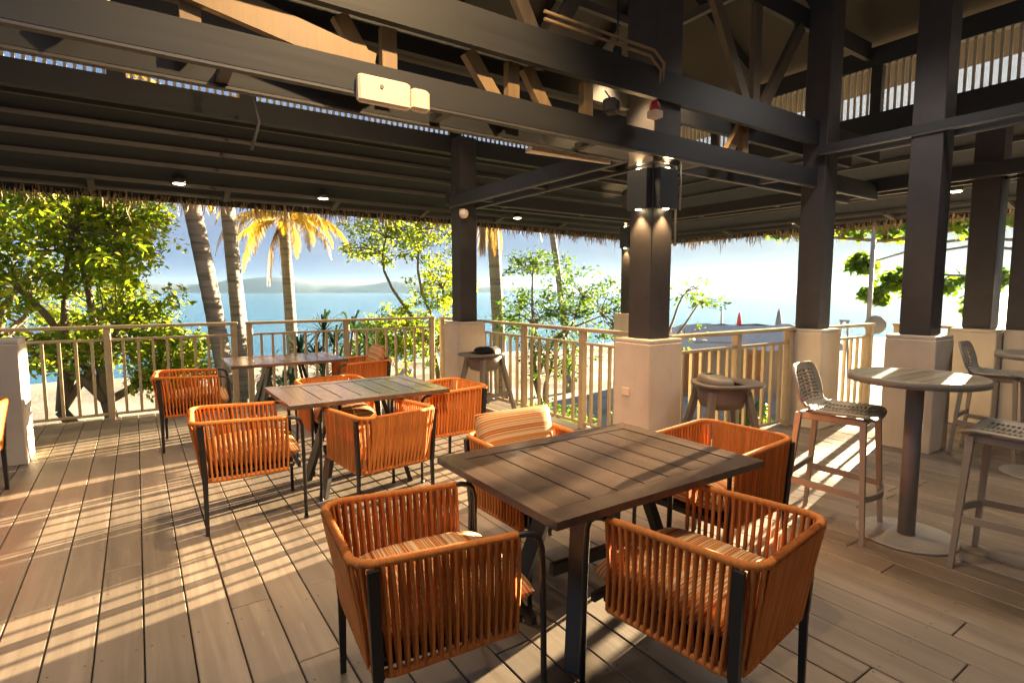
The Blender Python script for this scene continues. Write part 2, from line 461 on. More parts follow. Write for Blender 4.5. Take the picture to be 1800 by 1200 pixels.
# ------------------------------------------------------------------ roof
ROOFEX = 11.0; ROOFEY = 9.4; CLX, CLY = 7.62, 6.95
def soff_z(y): return 2.84 + .263 * (ROOFEY - y)
roof = thing('pavilion_roof', 'dark timber pavilion roof with thatched eaves over the deck', 'roof', (0, 0, 0))
zc = 3.49; XL = -9.0; YB = -7.0
def sheet(poly, m, name, th=.05, parent=roof):
    b = MB(); n = len(poly)
    vs = [Vector(p) for p in poly] + [Vector(p) + Vector((0, 0, th)) for p in poly]
    fs = [tuple(range(n)), tuple(range(2 * n - 1, n - 1, -1))] + [(i, i + n, (i + 1) % n + n, (i + 1) % n) for i in range(n)]
    b.add(vs, fs); return b.build(name, m, parent)
E1, E2, E3 = (XL, ROOFEY, 2.84), (5.0, ROOFEY, 2.84), (ROOFEX, ROOFEY, 2.73)
K1, K2 = (XL, CLY, zc), (CLX, CLY, zc)
sheet([E1, E2, E3, K2, (5.0 - .9, CLY, zc), K1], M['soffit'], 'skirt_roof')
sheet([E3, (ROOFEX, YB, 2.73), (CLX, YB, zc + .08), K2], M['soffit'], 'skirt_roof')
# fascia boards
b = MB(); b.bar((XL, ROOFEY + .02, 2.85), (5, ROOFEY + .02, 2.85), .04, .16); b.bar((5, ROOFEY + .02, 2.85), (ROOFEX + .02, ROOFEY + .02, 2.75), .04, .16)
b.bar((ROOFEX + .02, ROOFEY, 2.75), (ROOFEX + .02, YB, 2.75), .04, .16)
b.build('fascia', M['beam'], roof)
# battens below the skirt
def batten(b, p0, p1, w=.05, h=.06): b.bar(p0, p1, w, h)
b = MB()
for y in (7.15, 7.52, 7.91, 8.35, 8.82, 9.12):
    z = soff_z(y) - .032
    b.bar((XL, y, z), (CLX + (y - CLY) * (ROOFEX - CLX) / (ROOFEY - CLY), y, z - (.06 if y > 8.8 else 0)), .035, .05)
b.build('batten', M['batten'], roof)
b = MB()
for x in (8.1, 8.6, 9.2, 9.8, 10.45, 10.75):
    z = 2.73 + (zc + .04 - 2.73) * (ROOFEX - x) / (ROOFEX - CLX) - .03
    b.bar((x, YB, z), (x, CLY + (x - CLX) * (ROOFEY - CLY) / (ROOFEX - CLX), z), .035, .05)
b.build('batten', M['batten'], roof)
b = MB()
for x in np.arange(-6.6, 8, 1.55):
    b.bar((x, 8.8, soff_z(8.8) - .085), (x, 9.14, soff_z(9.14) - .085), .07, .05, (0, 0, 1))
for y in np.arange(-3.5, 8, 1.55):
    b.bar((10.42, y, 2.80), (10.78, y, 2.735), .07, .05, (0, 0, 1))
b.build('eave_tie', M['batten'], roof)
b = MB(); b.bar((CLX, CLY, zc - .05), (ROOFEX - .05, ROOFEY - .05, 2.70), .07, .10); b.build('hip_rafter', M['batten'], roof)
# thatch fringe
def fringe(p0, p1, n, seed, lo=.08, hi=.24, depth=.25, zfun=None):
    r = random.Random(seed); p0, p1 = Vector(p0), Vector(p1); d = (p1 - p0); out = Vector((-d.y, d.x, 0)).normalized()
    vs, fs = [], []
    for i in range(n):
        t = r.random(); q = p0 + d * t + out * r.uniform(.0, depth * .5); q.z += r.uniform(-.02, .08)
        L = r.uniform(lo, hi) * (1.6 if r.random() < .06 else 1) * (.6 + .6 * (math.sin(t * 91) * .5 + .5)); w = r.uniform(.004, .012)
        dx = d.normalized() * w; lean = Vector((r.uniform(-.25, .25), r.uniform(-.25, .25), -1)).normalized()
        a = r.uniform(0, PI); dx = Vector((math.cos(a), math.sin(a), 0)) * w
        m = q + lean * L * .6; e = q + lean * L + Vector((r.uniform(-.03, .03), r.uniform(-.03, .03), 0))
        k = len(vs); vs += [q - dx, q + dx, m + dx * .8, m - dx * .8, e + dx * .15, e - dx * .15]
        fs += [(k, k + 1, k + 2, k + 3), (k + 3, k + 2, k + 4, k + 5)]
    return raw_mesh('thatch_fringe', [tuple(v) for v in vs], np.array(fs), M['thatch'], roof)
fringe((5, ROOFEY + .04, 2.80), (XL, ROOFEY + .04, 2.80), 1700, 1, .06, .21)
fringe((ROOFEX + .04, ROOFEY + .04, 2.70), (5, ROOFEY + .04, 2.80), 900, 2, .06, .21)
fringe((ROOFEX + .04, -2, 2.70), (ROOFEX + .04, ROOFEY + .1, 2.70), 1900, 3, .08, .23)
# thatch cover above the skirt
def off(p, dz): return (p[0], p[1], p[2] + dz)
sheet([(XL, ROOFEY + .12, 2.90), (ROOFEX + .12, ROOFEY + .12, 2.80), (CLX, CLY, zc + .055), (XL, CLY, zc + .055)], M['thatch'], 'thatch_cover', .06)
sheet([(ROOFEX + .12, ROOFEY + .12, 2.80), (ROOFEX + .12, YB, 2.80), (CLX, YB, zc + .09), (CLX, CLY, zc + .055)], M['thatch'], 'thatch_cover', .06)
# clerestory
b = MB()
b.box(XL, CLX - .07, CLY - .06, CLY + .06, zc - .10, zc + .13); b.box(CLX - .06, CLX + .06, YB, CLY + .06, zc - .10, zc + .17)
b.box(XL, CLX - .07, CLY - .05, CLY + .05, 4.22, 4.45); b.box(CLX - .05, CLX + .05, YB, CLY + .05, 4.22, 4.45)
b.build('ring_beam', M['beam'], roof)
b = MB(); b2 = MB()
x = -6.9
while x < CLX - .1:
    b.box(x - .014, x + .014, CLY - .006, CLY + .006, zc + .1305, 4.2195); x += .075
b.build('clerestory_slats', M['slat'], roof)
y = -3.0
while y < CLY - .08:
    b2.box(CLX - .006, CLX + .006, y - .014, y + .014, zc + .1705, 4.2195); y += .075
b2.build('clerestory_slats', M['slat'], roof)
b = MB()
for x in (-5.0, -2.6, -.05, 1.15, 3.77, 5.7): b.box(x - .08, x + .08, CLY - .045, CLY + .045, zc + .1302, 4.2198)
for y in (5.55, 3.27, 1.0, -1.2): b.box(CLX - .045, CLX + .045, y - .06, y + .06, zc + .1702, 4.2198)
b.build('clerestory_post', M['beam_y'], roof)
# upper hip roof with overhang
AX, AY = -1.5, -2.2
hx, hy = CLX + .75, CLY + .75
sheet([(XL, hy, 4.17), (hx, hy, 4.17), (AX, hy - (hx - AX), 4.17 + .5 * (hx - AX)), (XL, hy - (hx - AX), 4.17 + .5 * (hx - AX))], M['upper'], 'upper_roof', .12)
sheet([(hx, hy, 4.17), (hx, YB, 4.17), (AX, YB, 4.17 + .5 * (hx - AX)), (AX, hy - (hx - AX), 4.17 + .5 * (hx - AX))], M['upper'], 'upper_roof', .12)
sheet([(XL, hy - (hx - AX), 4.17 + .5 * (hx - AX)), (AX, hy - (hx - AX), 4.17 + .5 * (hx - AX)), (AX, YB, 4.17 + .5 * (hx - AX)), (XL, YB, 4.17 + .5 * (hx - AX))], M['upper'], 'upper_roof', .12)
b = MB()
for x in np.arange(-6.5, 6.6, 1.1):
    L = min(7.0, (hx - x)); L = max(1.2, L)
    b.bar((x, hy - .9, 4.17 + .5 * .9 - .09), (x, hy - L, 4.17 + .5 * L - .09), .06, .13)
for y in np.arange(-4, 6.4, 1.1):
    L = max(1.2, min(8.0, hy - y))
    b.bar((hx - .9, y, 4.17 + .45 - .09), (hx - L, y, 4.17 + .5 * L - .09), .06, .13)
b.build('rafter', M['beam_y'], roof)
b = MB()
b.bar((hx - .9, hy - .9, 4.5), (hx - 9, hy - 9, 4.5 + .5 * 8.1), .09, .18)
for k in (2.2, 3.6, 5.0):
    z = 4.17 + .5 * k - .2
    b.bar((XL, hy - k, z), (hx - k, hy - k, z), .07, .1); b.bar((hx - k, YB, z), (hx - k, hy - k, z), .07, .1)
b.build('purlin', M['batten'], roof)

# trusses and double beams
def plank(b, p0, p1, z0, z1, w=.055):
    b.bar((p0[0], p0[1], (z0 + z1) / 2), (p1[0], p1[1], (z0 + z1) / 2), w, z1 - z0)
def pair(name, label, p0, p1, z0, z1, gap=.31, tie=1.5, mat='beam', mid=None):
    t = thing(name, label, 'roof beam', (0, 0, 0), 0, 'paired timber beams under the roof')
    d = Vector((p1[0] - p0[0], p1[1] - p0[1], 0)); L = d.length; d.normalize(); nrm = Vector((-d.y, d.x, 0)) * gap / 2
    for s in (-1, 1):
        b = MB(); plank(b, Vector((*p0, 0)) + nrm * s, Vector((*p1, 0)) + nrm * s, z0, z1); b.build('plank', M[mat], t)
        e = MB(); q0 = Vector((*p0, 0)) + nrm * s; q1 = Vector((*p1, 0)) + nrm * s
        plank(e, q0, q1, z0 - .0165, z0 - .001, .05); e.build('edge_strip', M['batten'], t)
    x = tie * .6
    while x < L:
        q = Vector((*p0, 0)) + d * x
        b = MB(); b.bar(q - nrm * .8 + Vector((0, 0, z0 + .03)), q + nrm * .8 + Vector((0, 0, z0 + .03)), .06, .05); b.build('tie', M['batten'], t)
        x += tie
    return t
t = pair('roof_truss', 'long timber truss crossing the view from upper left to the nearest column', (-8, 3.36), (7.55, 3.36), 2.63, 2.80, .32, 1.28)
for s in (-1, 1):
    b = MB(); plank(b, (-8, 3.36 + s * .16), (7.55, 3.36 + s * .16), 3.06, 3.30); b.build('top_chord', M['beam'], t)
def webs(t, y, xs, z0, z1, w=.095, mat='web'):
    for (xa, xb) in xs:
        b = MB(); b.bar((xa, y, z0), (xb, y, z1), .06, w, (0, 0, 1) if abs(xa - xb) > 1e-3 else (1, 0, 0)); b.build('web', M[mat], t)
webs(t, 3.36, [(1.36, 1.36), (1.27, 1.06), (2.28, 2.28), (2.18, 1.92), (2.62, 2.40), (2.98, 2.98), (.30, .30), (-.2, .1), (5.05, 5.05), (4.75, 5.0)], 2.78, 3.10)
b = MB(); b.bar((1.24, 3.30, 2.83), (.10, 3.30, 3.055), .05, .15); b.build('web', M['web'], t)
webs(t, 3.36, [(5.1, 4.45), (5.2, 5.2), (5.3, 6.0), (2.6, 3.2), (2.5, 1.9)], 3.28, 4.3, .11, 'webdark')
b = MB(); plank(b, (-8, 3.36), (7.55, 3.36), 4.3, 4.5); b.build('top_chord', M['beam'], t)
pair('roof_beam', 'paired beam from the left column to the nearest column', (3.76, 6.8), (3.76, 3.56), 2.64, 2.79, .30, 1.1, 'beam_y')
pair('roof_beam', 'paired beam above the left column, running to the far corner column', (3.6, 6.76), (7.6, 6.76), 2.70, 2.86, .30, 1.5)
pair('roof_beam', 'paired beam over the outer columns on the right side', (7.70, -4), (7.70, 7.4), 2.72, 2.86, .30, 1.3, 'beam_y')
pair('roof_beam', 'paired beam over the corner column and the column behind the bar table', (6.22, -4), (6.22, 3.14), 2.95, 3.03, .30, 1.7, 'beam_y')
b = MB(); b.bar((2.62, 3.62, 2.612), (3.46, 3.58, 2.612), .10, .03, (0, 0, 1), .02); br = b.build('corner_brace', M['cutcream'])
b = MB()
b.tube([(1.05, 6.2, 3.5), (1.12, 6.2, 3.2), (1.04, 6.2, 2.92)], .018, 6); hb = b.build('steel_strap', M['batten'])
tag(hb, 'thin bent strap hanging under the left roof beams', 'strap'); tag(br, 'pale flat brace board under the beams left of the nearest column', 'brace')
# conduits
b = MB()
b.tube([(2.4, 3.14, 3.35), (3.45, 3.14, 3.35), (3.6, 3.16, 3.28), (3.62, 3.2, 3.1)], .012, 6); b.tube([(2.4, 3.14, 3.40), (3.5, 3.14, 3.40), (3.64, 3.16, 3.34), (3.66, 3.2, 3.1)], .012, 6)
o = b.build('conduit', M['web']); tag(o, 'pair of thin conduits bending down beside the nearest column top', 'conduit')
b = MB(); b.tube([(3.93, 3.2, 2.2), (3.93, 3.2, 2.62)], .008, 6); b.tube([(3.906, 3.225, 1.9), (3.906, 3.225, 3.9)], .009, 6)
o = b.build('conduit', M['slat']); tag(o, 'thin vertical pipe on the right side of the nearest column', 'conduit')

b = MB(); b.box(-8.2, 8.1, -5.45, -5.25, -.03, 4.6); o = b.build('wall', M['cream']); tag(o, 'cream restaurant wall closing the deck behind the viewer', 'wall')
t = thing('wall', 'added sun-blocking wall at the right edge, cream below and dark above, past the edge column', 'wall', (7.89, 0, 0))  # wall added past the edge column to keep low sun off the deck
b = MB(); b.box(-.09, .09, -5.2, 1.945, .0, 1.085); b.build('sun_blocker_panel', M['cream'], t)
b = MB(); b.box(-.06, .06, -5.2, 1.945, 1.086, 2.70); b.build('sun_blocker_panel', M['column'], t)

# ------------------------------------------------------------------ lamps
def light(name, ty, loc, power, color=(1, .72, .4), target=None, **kw):
    l = bpy.data.lights.new(name, ty); l.energy = power; l.color = color
    for k, v in kw.items(): setattr(l, k, v)
    o = bpy.data.objects.new(name, l); COL.objects.link(o); o.location = loc
    if target is not None: o.rotation_euler = (Vector(target) - Vector(loc)).to_track_quat('-Z', 'Y').to_euler()
    return o
def downlight(loc, label):
    t = thing('downlight', label, 'downlight', loc, 0, 'round downlights under the eaves')
    b = MB(); b.lathe([(.075, .0), (.085, .01), (.085, .07), (.04, .085)], n=20); ho = b.build('housing', M['black'], t)
    b = MB(); b.lathe([(.001, -.012), (.05, -.010), (.07, -.001)], n=20); b.build('diffuser', M['glow'], ho)
    b = MB(); b.tube([(0, 0, .085), (0, 0, .16)], .008, 6); b.build('rod', M['black'], t)
    l = light('downlight_lamp', 'SPOT', (0, 0, -.04), 9, target=(0, 0, -3), spot_size=2.0, spot_blend=.8, shadow_soft_size=.06); l.parent = t
    return t
DL = [((.55, 8.65, 2.92), 'round lit downlight under the left eave, above the leafy tree'),
      ((2.42, 8.65, 2.90), 'lit downlight under the eave, above the palm with golden fronds'),
      ((6.0, 8.65, 2.87), 'lit downlight under the eave just right of the left column'),
      ((10.3, 7.23, 2.93), 'lit downlight right of the nearest column, over the bare branch'),
      ((10.3, 5.85, 2.93), 'lit downlight just left of the corner column'),
      ((10.3, 2.88, 2.81), 'lit downlight at the right, lower of the two past the bar table column'),
      ((9.0, 2.85, 2.81), 'lit downlight at the right, upper of the two past the bar table column')]
for p, lb in DL: downlight(p, lb)
def sconce(cx, cy, face, z0, z1, label, power=3.4):
    """box up/down lamp on a column face; face = unit xy normal"""
    nx, ny = face; rz = math.atan2(ny, nx) + PI / 2
    t = thing('wall_sconce', label, 'wall lamp', (cx + nx * .1285, cy + ny * .1285, z0), rz, 'box lamps on the column faces')
    H = z1 - z0
    b = MB(); b.box(-.112, .112, -.062, 0, 0, H, .004); ho = b.build('housing', M['sconce'], t)
    b = MB(); b.lathe([(.001, -.004), (.022, -.004), (.026, .006)], (0, -.032, -.004), 14); b.build('lens', M['glow'], ho)
    b = MB(); b.lathe([(.026, -.006), (.022, .004), (.001, .004)], (0, -.032, H + .004), 14); b.build('lens', M['glow'], ho)
    l = light('sconce_lamp', 'SPOT', (0, -.045, -.02), power, (1, .62, .26), (0, -.03, -1), spot_size=1.5, spot_blend=.7, shadow_soft_size=.02); l.parent = t
    l = light('sconce_lamp', 'SPOT', (0, -.045, H + .02), power, (1, .62, .26), (0, -.03, H + 1), spot_size=1.5, spot_blend=.7, shadow_soft_size=.02); l.parent = t
    return t
sconce(3.76, 3.37, (-1, 0), 2.20, 2.53, 'box wall lamp on the left face of the nearest column')
sconce(3.76, 3.37, (0, -1), 2.20, 2.53, 'box wall lamp on the right face of the nearest column')
sconce(7.68, 7.35, (-1, 0), 2.30, 2.68, 'box wall lamp on the left face of the far column outside the railing')
sconce(7.68, 7.35, (0, -1), 2.30, 2.68, 'box wall lamp on the right face of the far column outside the railing')
def spot(loc, target, label, power=16):
    t = thing('ceiling_spotlight', label, 'spotlight', loc, 0, 'small spotlights in the roof')
    b = MB(); b.lathe([(.030, -.02), (.036, .0), (.036, .08), (.02, .10)], n=14); ho = b.build('housing', M['black'], t)
    b = MB(); b.lathe([(.001, -.032), (.02, -.030), (.028, -.021)], n=14); b.build('lens', M['glow2'], ho)
    b = MB(); b.tube([(0, 0, .09), (0, 0, .5)], .008, 6); b.build('stem', M['black'], t)
    l = light('spot_lamp', 'SPOT', (0, 0, -.06), power, (1, .68, .34), None, spot_size=1.7, spot_blend=.6, shadow_soft_size=.04)
    l.rotation_euler = (Vector(target) - Vector(loc)).to_track_quat('-Z', 'Y').to_euler(); l.parent = t
    return t
spot((1.0, 4.07, 3.33), (1.2, 4.4, 0), 'tiny lit spotlight above the beam at upper left')
spot((3.35, 3.4, 3.39), (2.9, 2.6, 0), 'tiny lit spotlight just left of the nearest column top')
spot((4.10, 3.4, 3.78), (4.3, 2.2, 0), 'tiny lit spotlight just right of the nearest column top')
spot((1.3, 1.7, 4.1), (1.2, 3.4, 2.8), 'spotlight in the roof aimed at the truss above the beige box', 38)
spot((2.4, 1.4, 4.3), (2.1, 2.0, 0), 'spotlight in the roof above the nearest table', 16)

FILL = [(-1.6, 1.8), (-1.4, 5.0), (2.2, 5.3), (5.6, .4), (5.0, 2.2), (.6, 1.4)]  # unseen lamps added above the deck to brighten the interior
for i, (x, y) in enumerate(FILL):
    z = min(4.0, 4.17 + .5 * min(hx - x, hy - y) - .9)
    t = spot((x, y, 4.25), (x, y + .4, 0), 'added unseen fill spotlight high above the deck, over the %s' % ['left boards', 'left railing side', 'far tables', 'bar tables', 'corner column', 'nearest armchairs'][i], 11)
    l = [c for c in t.children if c.type == 'LIGHT'][0].data; l.spot_size = 2.0; l.spot_blend = .6; l.shadow_soft_size = .30; l.color = (1, .91, .82)
# emergency light unit on the truss
t = thing('emergency_light', 'beige emergency light box hanging on the truss, upper left', 'emergency light', (1.31, 3.17, 2.64))
b = MB(); b.box(-.225, .09, -.055, 0, -.075, .075, .012); b.build('body', M['cutcream'], t)
b = MB(); b.box(.094, .215, -.06, 0, -.07, .058, .016); b.build('lamp_head', M['cutcream'], t)
b = MB(); b.lathe([(.0, 0), (.012, 0), (.012, .004)], n=10); o = b.build('button', M['greybrown'], t); o.rotation_euler = (PI / 2, 0, 0); o.location = (-.09, -.056, .02)
t = thing('fire_alarm', 'red fire alarm on the beam just left of the nearest column', 'fire alarm', (3.42, 3.05, 2.90))
b = MB(); b.lathe([(.042, 0), (.040, .04), (.026, .075), (.001, .085)], n=16); b.build('horn', M['red'], t)
b = MB(); b.box(-.045, .045, -.045, .045, -.055, -.001, .004); b.build('base_plate', M['cutcream'], t)
def speaker(loc, rz, label):
    t = thing('roof_speaker', label, 'speaker', loc, rz, 'small dark speakers under the roof')
    b = MB(); b.box(-.06, .06, -.05, .05, -.05, .05, .012); b.build('cabinet', M['column'], t)
    b = MB(); b.lathe([(.035, 0), (.037, .008), (.02, .012), (.001, .010)], n=16); o = b.build('cone', M['black'], t); o.rotation_euler = (PI / 2, 0, 0); o.location = (0, -.0505, 0)
    b = MB(); b.bar((0, 0, .05), (0, .05, .12), .03, .01); b.build('bracket', M['black'], t)
speaker((3.02, 3.12, 2.88), .5, 'dark speaker on the truss left of the red alarm')
speaker((4.15, 6.4, 2.83), -.4, 'dark speaker under the roof right of the left column')
t = thing('security_camera', 'small white dome camera on the left column top', 'security camera', (3.60, 6.42, 2.52))
b = MB(); b.lathe([(.001, -.07), (.04, -.06), (.06, -.02), (.06, .02), (.04, .04)], n=18); b.build('dome', M['cutcream'], t)
b = MB(); b.bar((0, 0, .04), (.05, .17, .06), .03, .03); b.build('arm', M['cutcream'], t)

# ------------------------------------------------------------------ rope armchairs
def u_path(w, b, f, r, z, n=7, zf=None):
    """U from left front round the back to right front"""
    zf = z if zf is None else zf
    pts = [V(f, w, zf)]
    for x in np.linspace(f, -b + r, 6)[1:]: pts.append(V(x, w, zf + (z - zf) * (f - x) / (f + b - r)))
    for k in range(1, n): 
        t = PI / 2 + (PI / 2) * k / n
        pts.append(V(-b + r + math.cos(t) * r, w - r + math.sin(t) * r, z))
    for y in np.linspace(w - r, -(w - r), 6): pts.append(V(-b, y, z))
    return pts + [V(p.x, -p.y, p.z) for p in reversed(pts)]
def resample(pts, n):
    d = [0]
    for a, c in zip(pts[:-1], pts[1:]): d.append(d[-1] + (c - a).length)
    out = []
    for i in range(n):
        t = d[-1] * i / (n - 1); k = 0
        while k < len(d) - 2 and d[k + 1] < t: k += 1
        f = (t - d[k]) / max(1e-9, d[k + 1] - d[k]); out.append(pts[k].lerp(pts[k + 1], f))
    return out
def pillow(w, d, h, n=14, puff=.5):
    vs, fs = [], []
    def prof(u): return (1 - abs(u) ** 5) ** .5
    for s in (1, -1):
        for j in range(n + 1):
            for i in range(n + 1):
                u, v = -1 + 2 * i / n, -1 + 2 * j / n
                uu, vv = math.sin(u * PI / 2), math.sin(v * PI / 2)
                k = max(0, prof(uu) * prof(vv)) ** .8
                vs.append((uu * w / 2, vv * d / 2, s * h / 2 * k * (1 - .12 * (uu * uu + vv * vv))))
    m = (n + 1) ** 2
    for j in range(n):
        for i in range(n):
            q = (j * (n + 1) + i, j * (n + 1) + i + 1, (j + 1) * (n + 1) + i + 1, (j + 1) * (n + 1) + i)
            fs.append(q); fs.append(tuple(m + k for k in reversed(q)))
    return vs, fs
def make_chair(label):
    t = thing('rope_armchair', label, 'armchair', (0, 0, 0), 0, 'orange rope armchairs on the deck')
    zt, zb = .70, .335
    top = u_path(.275, .325, .215, .07, zt, zf=.685); bot = u_path(.265, .265, .215, .06, zb, zf=.345)
    b = MB(); n = 84
    T, B = resample(top, n), resample(bot, n)
    rr = random.Random(2)
    for i in range(n):
        p, q = T[i], B[i]
        tg = (T[min(i + 1, n - 1)] - T[max(i - 1, 0)]).normalized(); nr = Vector((tg.y, -tg.x, 0)).normalized()
        for s in (-1, 1):
            off_ = nr * s * .0105; sh = tg * (.0012 * s + rr.uniform(-.0012, .0012)); s4 = tg * (.0042 * s + rr.uniform(-.001, .001))
            mid = (p + q) / 2 + off_ * .7 + tg * (.0050 * s + rr.uniform(-.0015, .0015))
            b.tube([p + off_ + sh, p.lerp(q, .28) + off_ * .9 + s4, mid, p.lerp(q, .70) + off_ * .8 + s4 * .8, q + off_ * .9 - sh], .0091, 6, False, .72)
    b.build('rope_weave', M['rope'], t)
    b = MB(); b.tube(resample(top, 60), .0150, 8); b.build('rope_rim', M['rope'], t)
    b = MB(); b.tube(resample(bot, 60), .0140, 8); b.build('rope_rim', M['rope'], t)
    for s in (1, -1):
        b = MB()
        b.tube([(.20, s * .275, .685), (.245, s * .277, .684), (.275, s * .279, .676), (.297, s * .281, .657), (.307, s * .282, .625), (.312, s * .286, .4), (.315, s * .290, .001)], .0115, 8)
        lg = b.build('leg', M['black'], t); b = MB(); b.lathe([(.015, 0), (.015, .012), (.012, .016)], (.315, s * .290, .0005), 10); b.build('foot_glide', M['black'], lg)
    for s in (1, -1):
        b = MB(); b.bar((-.275, s * .292, .69), (-.262, s * .275, .335), .020, .034, (1, 0, 0)); b.bar((-.262, s * .275, .338), (-.262, s * .285, .001), .016, .030, (1, 0, 0), .014, .022); b.build('leg', M['black'], t)
    b = MB(); b.box(-.24, .26, -.245, .245, .345, .375, .006)
    b.bar((.285, -.27, .36), (.285, .27, .36), .02, .03)
    b.build('seat_frame', M['black'], t)
    vs, fs = pillow(.53, .495, .17); b = MB(); b.add(vs, fs, True); c = b.build('seat_cushion', M['cloth'], t); c.location = (.035, 0, .455)
    return t
ch = make_chair('orange rope armchair nearest on the left, its back to us, at the nearest table')
ch.location = (.835, 1.765, 0); ch.rotation_euler = (0, 0, math.radians(-6))
CH = [((1.665, 1.215), 98, 'rope armchair in the centre foreground, right of the near table leg, its back to us'),
      ((2.60, 1.84), 183, 'rope armchair at the right end of the nearest table, before the second high chair'),
      ((1.76, 2.33), 270, 'orange rope armchair behind the nearest table with an upright striped cushion'),
      ((.575, 4.03), -4, 'orange rope armchair at the left end of the middle table'),
      ((1.36, 3.68), 97, 'orange rope armchair in front of the middle table, its back to us'),
      ((2.10, 4.20), 182, 'orange rope armchair at the right end of the middle table, before the first high chair'),
      ((1.42, 4.86), 270, 'orange rope armchair behind the middle table, mostly hidden below its top'),
      ((.43, 6.25), -5, 'orange rope armchair at the left end of the farthest table'),
      ((2.13, 6.38), 180, 'orange rope armchair at the right end of the farthest table, a striped cushion on it'),
      ((-1.19, 5.30), 170, 'orange rope armchair cut off by the left edge of the view')]
for (x, y), a, lb in CH: dup(ch, (x, y, 0), math.radians(a), lb)
def loose_cushion(loc, tilt, rz, label, w=.46, h=.36):
    vs, fs = pillow(h, w, .14); b = MB(); b.add(vs, fs, True)
    o = b.build('cushion', M['cloth']); o.location = loc; o.rotation_euler = (0, tilt, rz)
    tag(o, label, 'cushion', 'loose striped back cushions'); return o
loose_cushion((1.76, 2.545, .645), math.radians(78), math.radians(270), 'striped cushion standing upright in the armchair behind the nearest table', .50, .37)
loose_cushion((2.36, 6.42, .66), math.radians(76), math.radians(180), 'striped cushion standing upright in the armchair of the farthest table', .36, .40)

# ------------------------------------------------------------------ dining tables
def make_table(label):
    t = thing('dining_table', label, 'table', (0, 0, 0), 0, 'square slatted dining tables')
    L, W, z0, z1 = 1.19, .87, .715, .745
    b = MB(); fr = .095
    b.box(-L / 2, L / 2, -W / 2, -W / 2 + fr, z0, z1); b.box(-L / 2, L / 2, W / 2 - fr, W / 2, z0, z1)
    b.box(-L / 2, -L / 2 + fr, -W / 2 + fr + .0015, W / 2 - fr - .0015, z0, z1); b.box(L / 2 - fr, L / 2, -W / 2 + fr + .0015, W / 2 - fr - .0015, z0, z1)
    n = 7; x0, x1 = -L / 2 + fr, L / 2 - fr
    for i in range(n):
        a, c = x0 + (x1 - x0) * i / n, x0 + (x1 - x0) * (i + 1) / n
        b.box(a + .0045, c - .0045, -W / 2 + fr + .006, W / 2 - fr - .006, z0 + .003, z1 - .002)
    b.build('tabletop', M['top'], t)
    b = MB(); b.box(-.40, .40, -.06, .06, .690, .7145); b.box(-.25, -.19, -.33, .33, .689, .7142); b.box(.19, .25, -.33, .33, .689, .7142); b.build('under_frame', M['black'], t)
    for sx in (-1, 1):
        for sy in (-1, 1):
            b = MB(); b.bar((sx * .34, sy * .235, .0), (sx * .17, sy * .075, .69), .032, .075, (sx * .3, 1, 0)); b.build('leg', M['black'], t)
    b = MB(); b.bar((-.27, 0, .30), (.27, 0, .30), .03, .05); b.build('stretcher', M['black'], t)
    return t
tb = make_table('nearest square dining table with dark brown slatted top on black splayed legs'); tb.location = (1.70, 1.80, 0)
dup(tb, (1.40, 4.235, 0), 0, 'middle slatted dining table, its top reflecting the pale sky')
dup(tb, (1.36, 6.60, 0), 0, 'farthest slatted dining table, close to the railing')

# ------------------------------------------------------------------ bar tables and stools
def make_bar_table(label):
    t = thing('bar_table', label, 'bar table', (0, 0, 0), 0, 'round bar tables')
    R = .352; b = MB()
    n = 9; w = 2 * R / n
    for i in range(n):
        y0, y1 = -R + i * w, -R + (i + 1) * w
        q0, q1 = y0 + .002, y1 - .002; pts = []
        ys = np.linspace(q0, q1, 7)
        pts = [(math.sqrt(max(0, (R - .012) ** 2 - y * y)), y) for y in ys] + [(-math.sqrt(max(0, (R - .012) ** 2 - y * y)), y) for y in reversed(ys)]
        k = len(pts); vs = [(x, y, .965) for x, y in pts] + [(x, y, 1.0) for x, y in pts]
        b.add(vs, [tuple(range(k - 1, -1, -1)), tuple(range(k, 2 * k))] + [(i2, (i2 + 1) % k, (i2 + 1) % k + k, i2 + k) for i2 in range(k)])
    b.build('tabletop', M['bartop'], t)
    b = MB(); vs, fs = [], []
    for r, z in ((R - .012, .958), (R, .962), (R, .999), (R - .012, 1.003)):
        vs += [(r * math.cos(2 * PI * k / 48), r * math.sin(2 * PI * k / 48), z) for k in range(48)]
    for q in range(4):
        for k in range(48): fs.append((q * 48 + k, q * 48 + (k + 1) % 48, ((q + 1) % 4) * 48 + (k + 1) % 48, ((q + 1) % 4) * 48 + k))
    b.add(vs, fs, True); b.build('edge_band', M['barpost'], t)
    b = MB(); b.lathe([(.046, .017), (.046, .95)], n=24); b.lathe([(.20, .945), (.20, .957)], n=24); b.build('post', M['barpost'], t)
    b = MB(); b.lathe([(.263, .001), (.265, .006), (.263, .014), (.255, .0165)], n=48); b.build('base', M['barbase'], t)
    return t
bt = make_bar_table('round bar table with a slatted top and grey disc base, between the bar stools'); bt.location = (3.855, 1.35, 0)
dup(bt, (6.05, 1.20, 0), .4, 'round bar table cut off by the right edge, behind the first one')

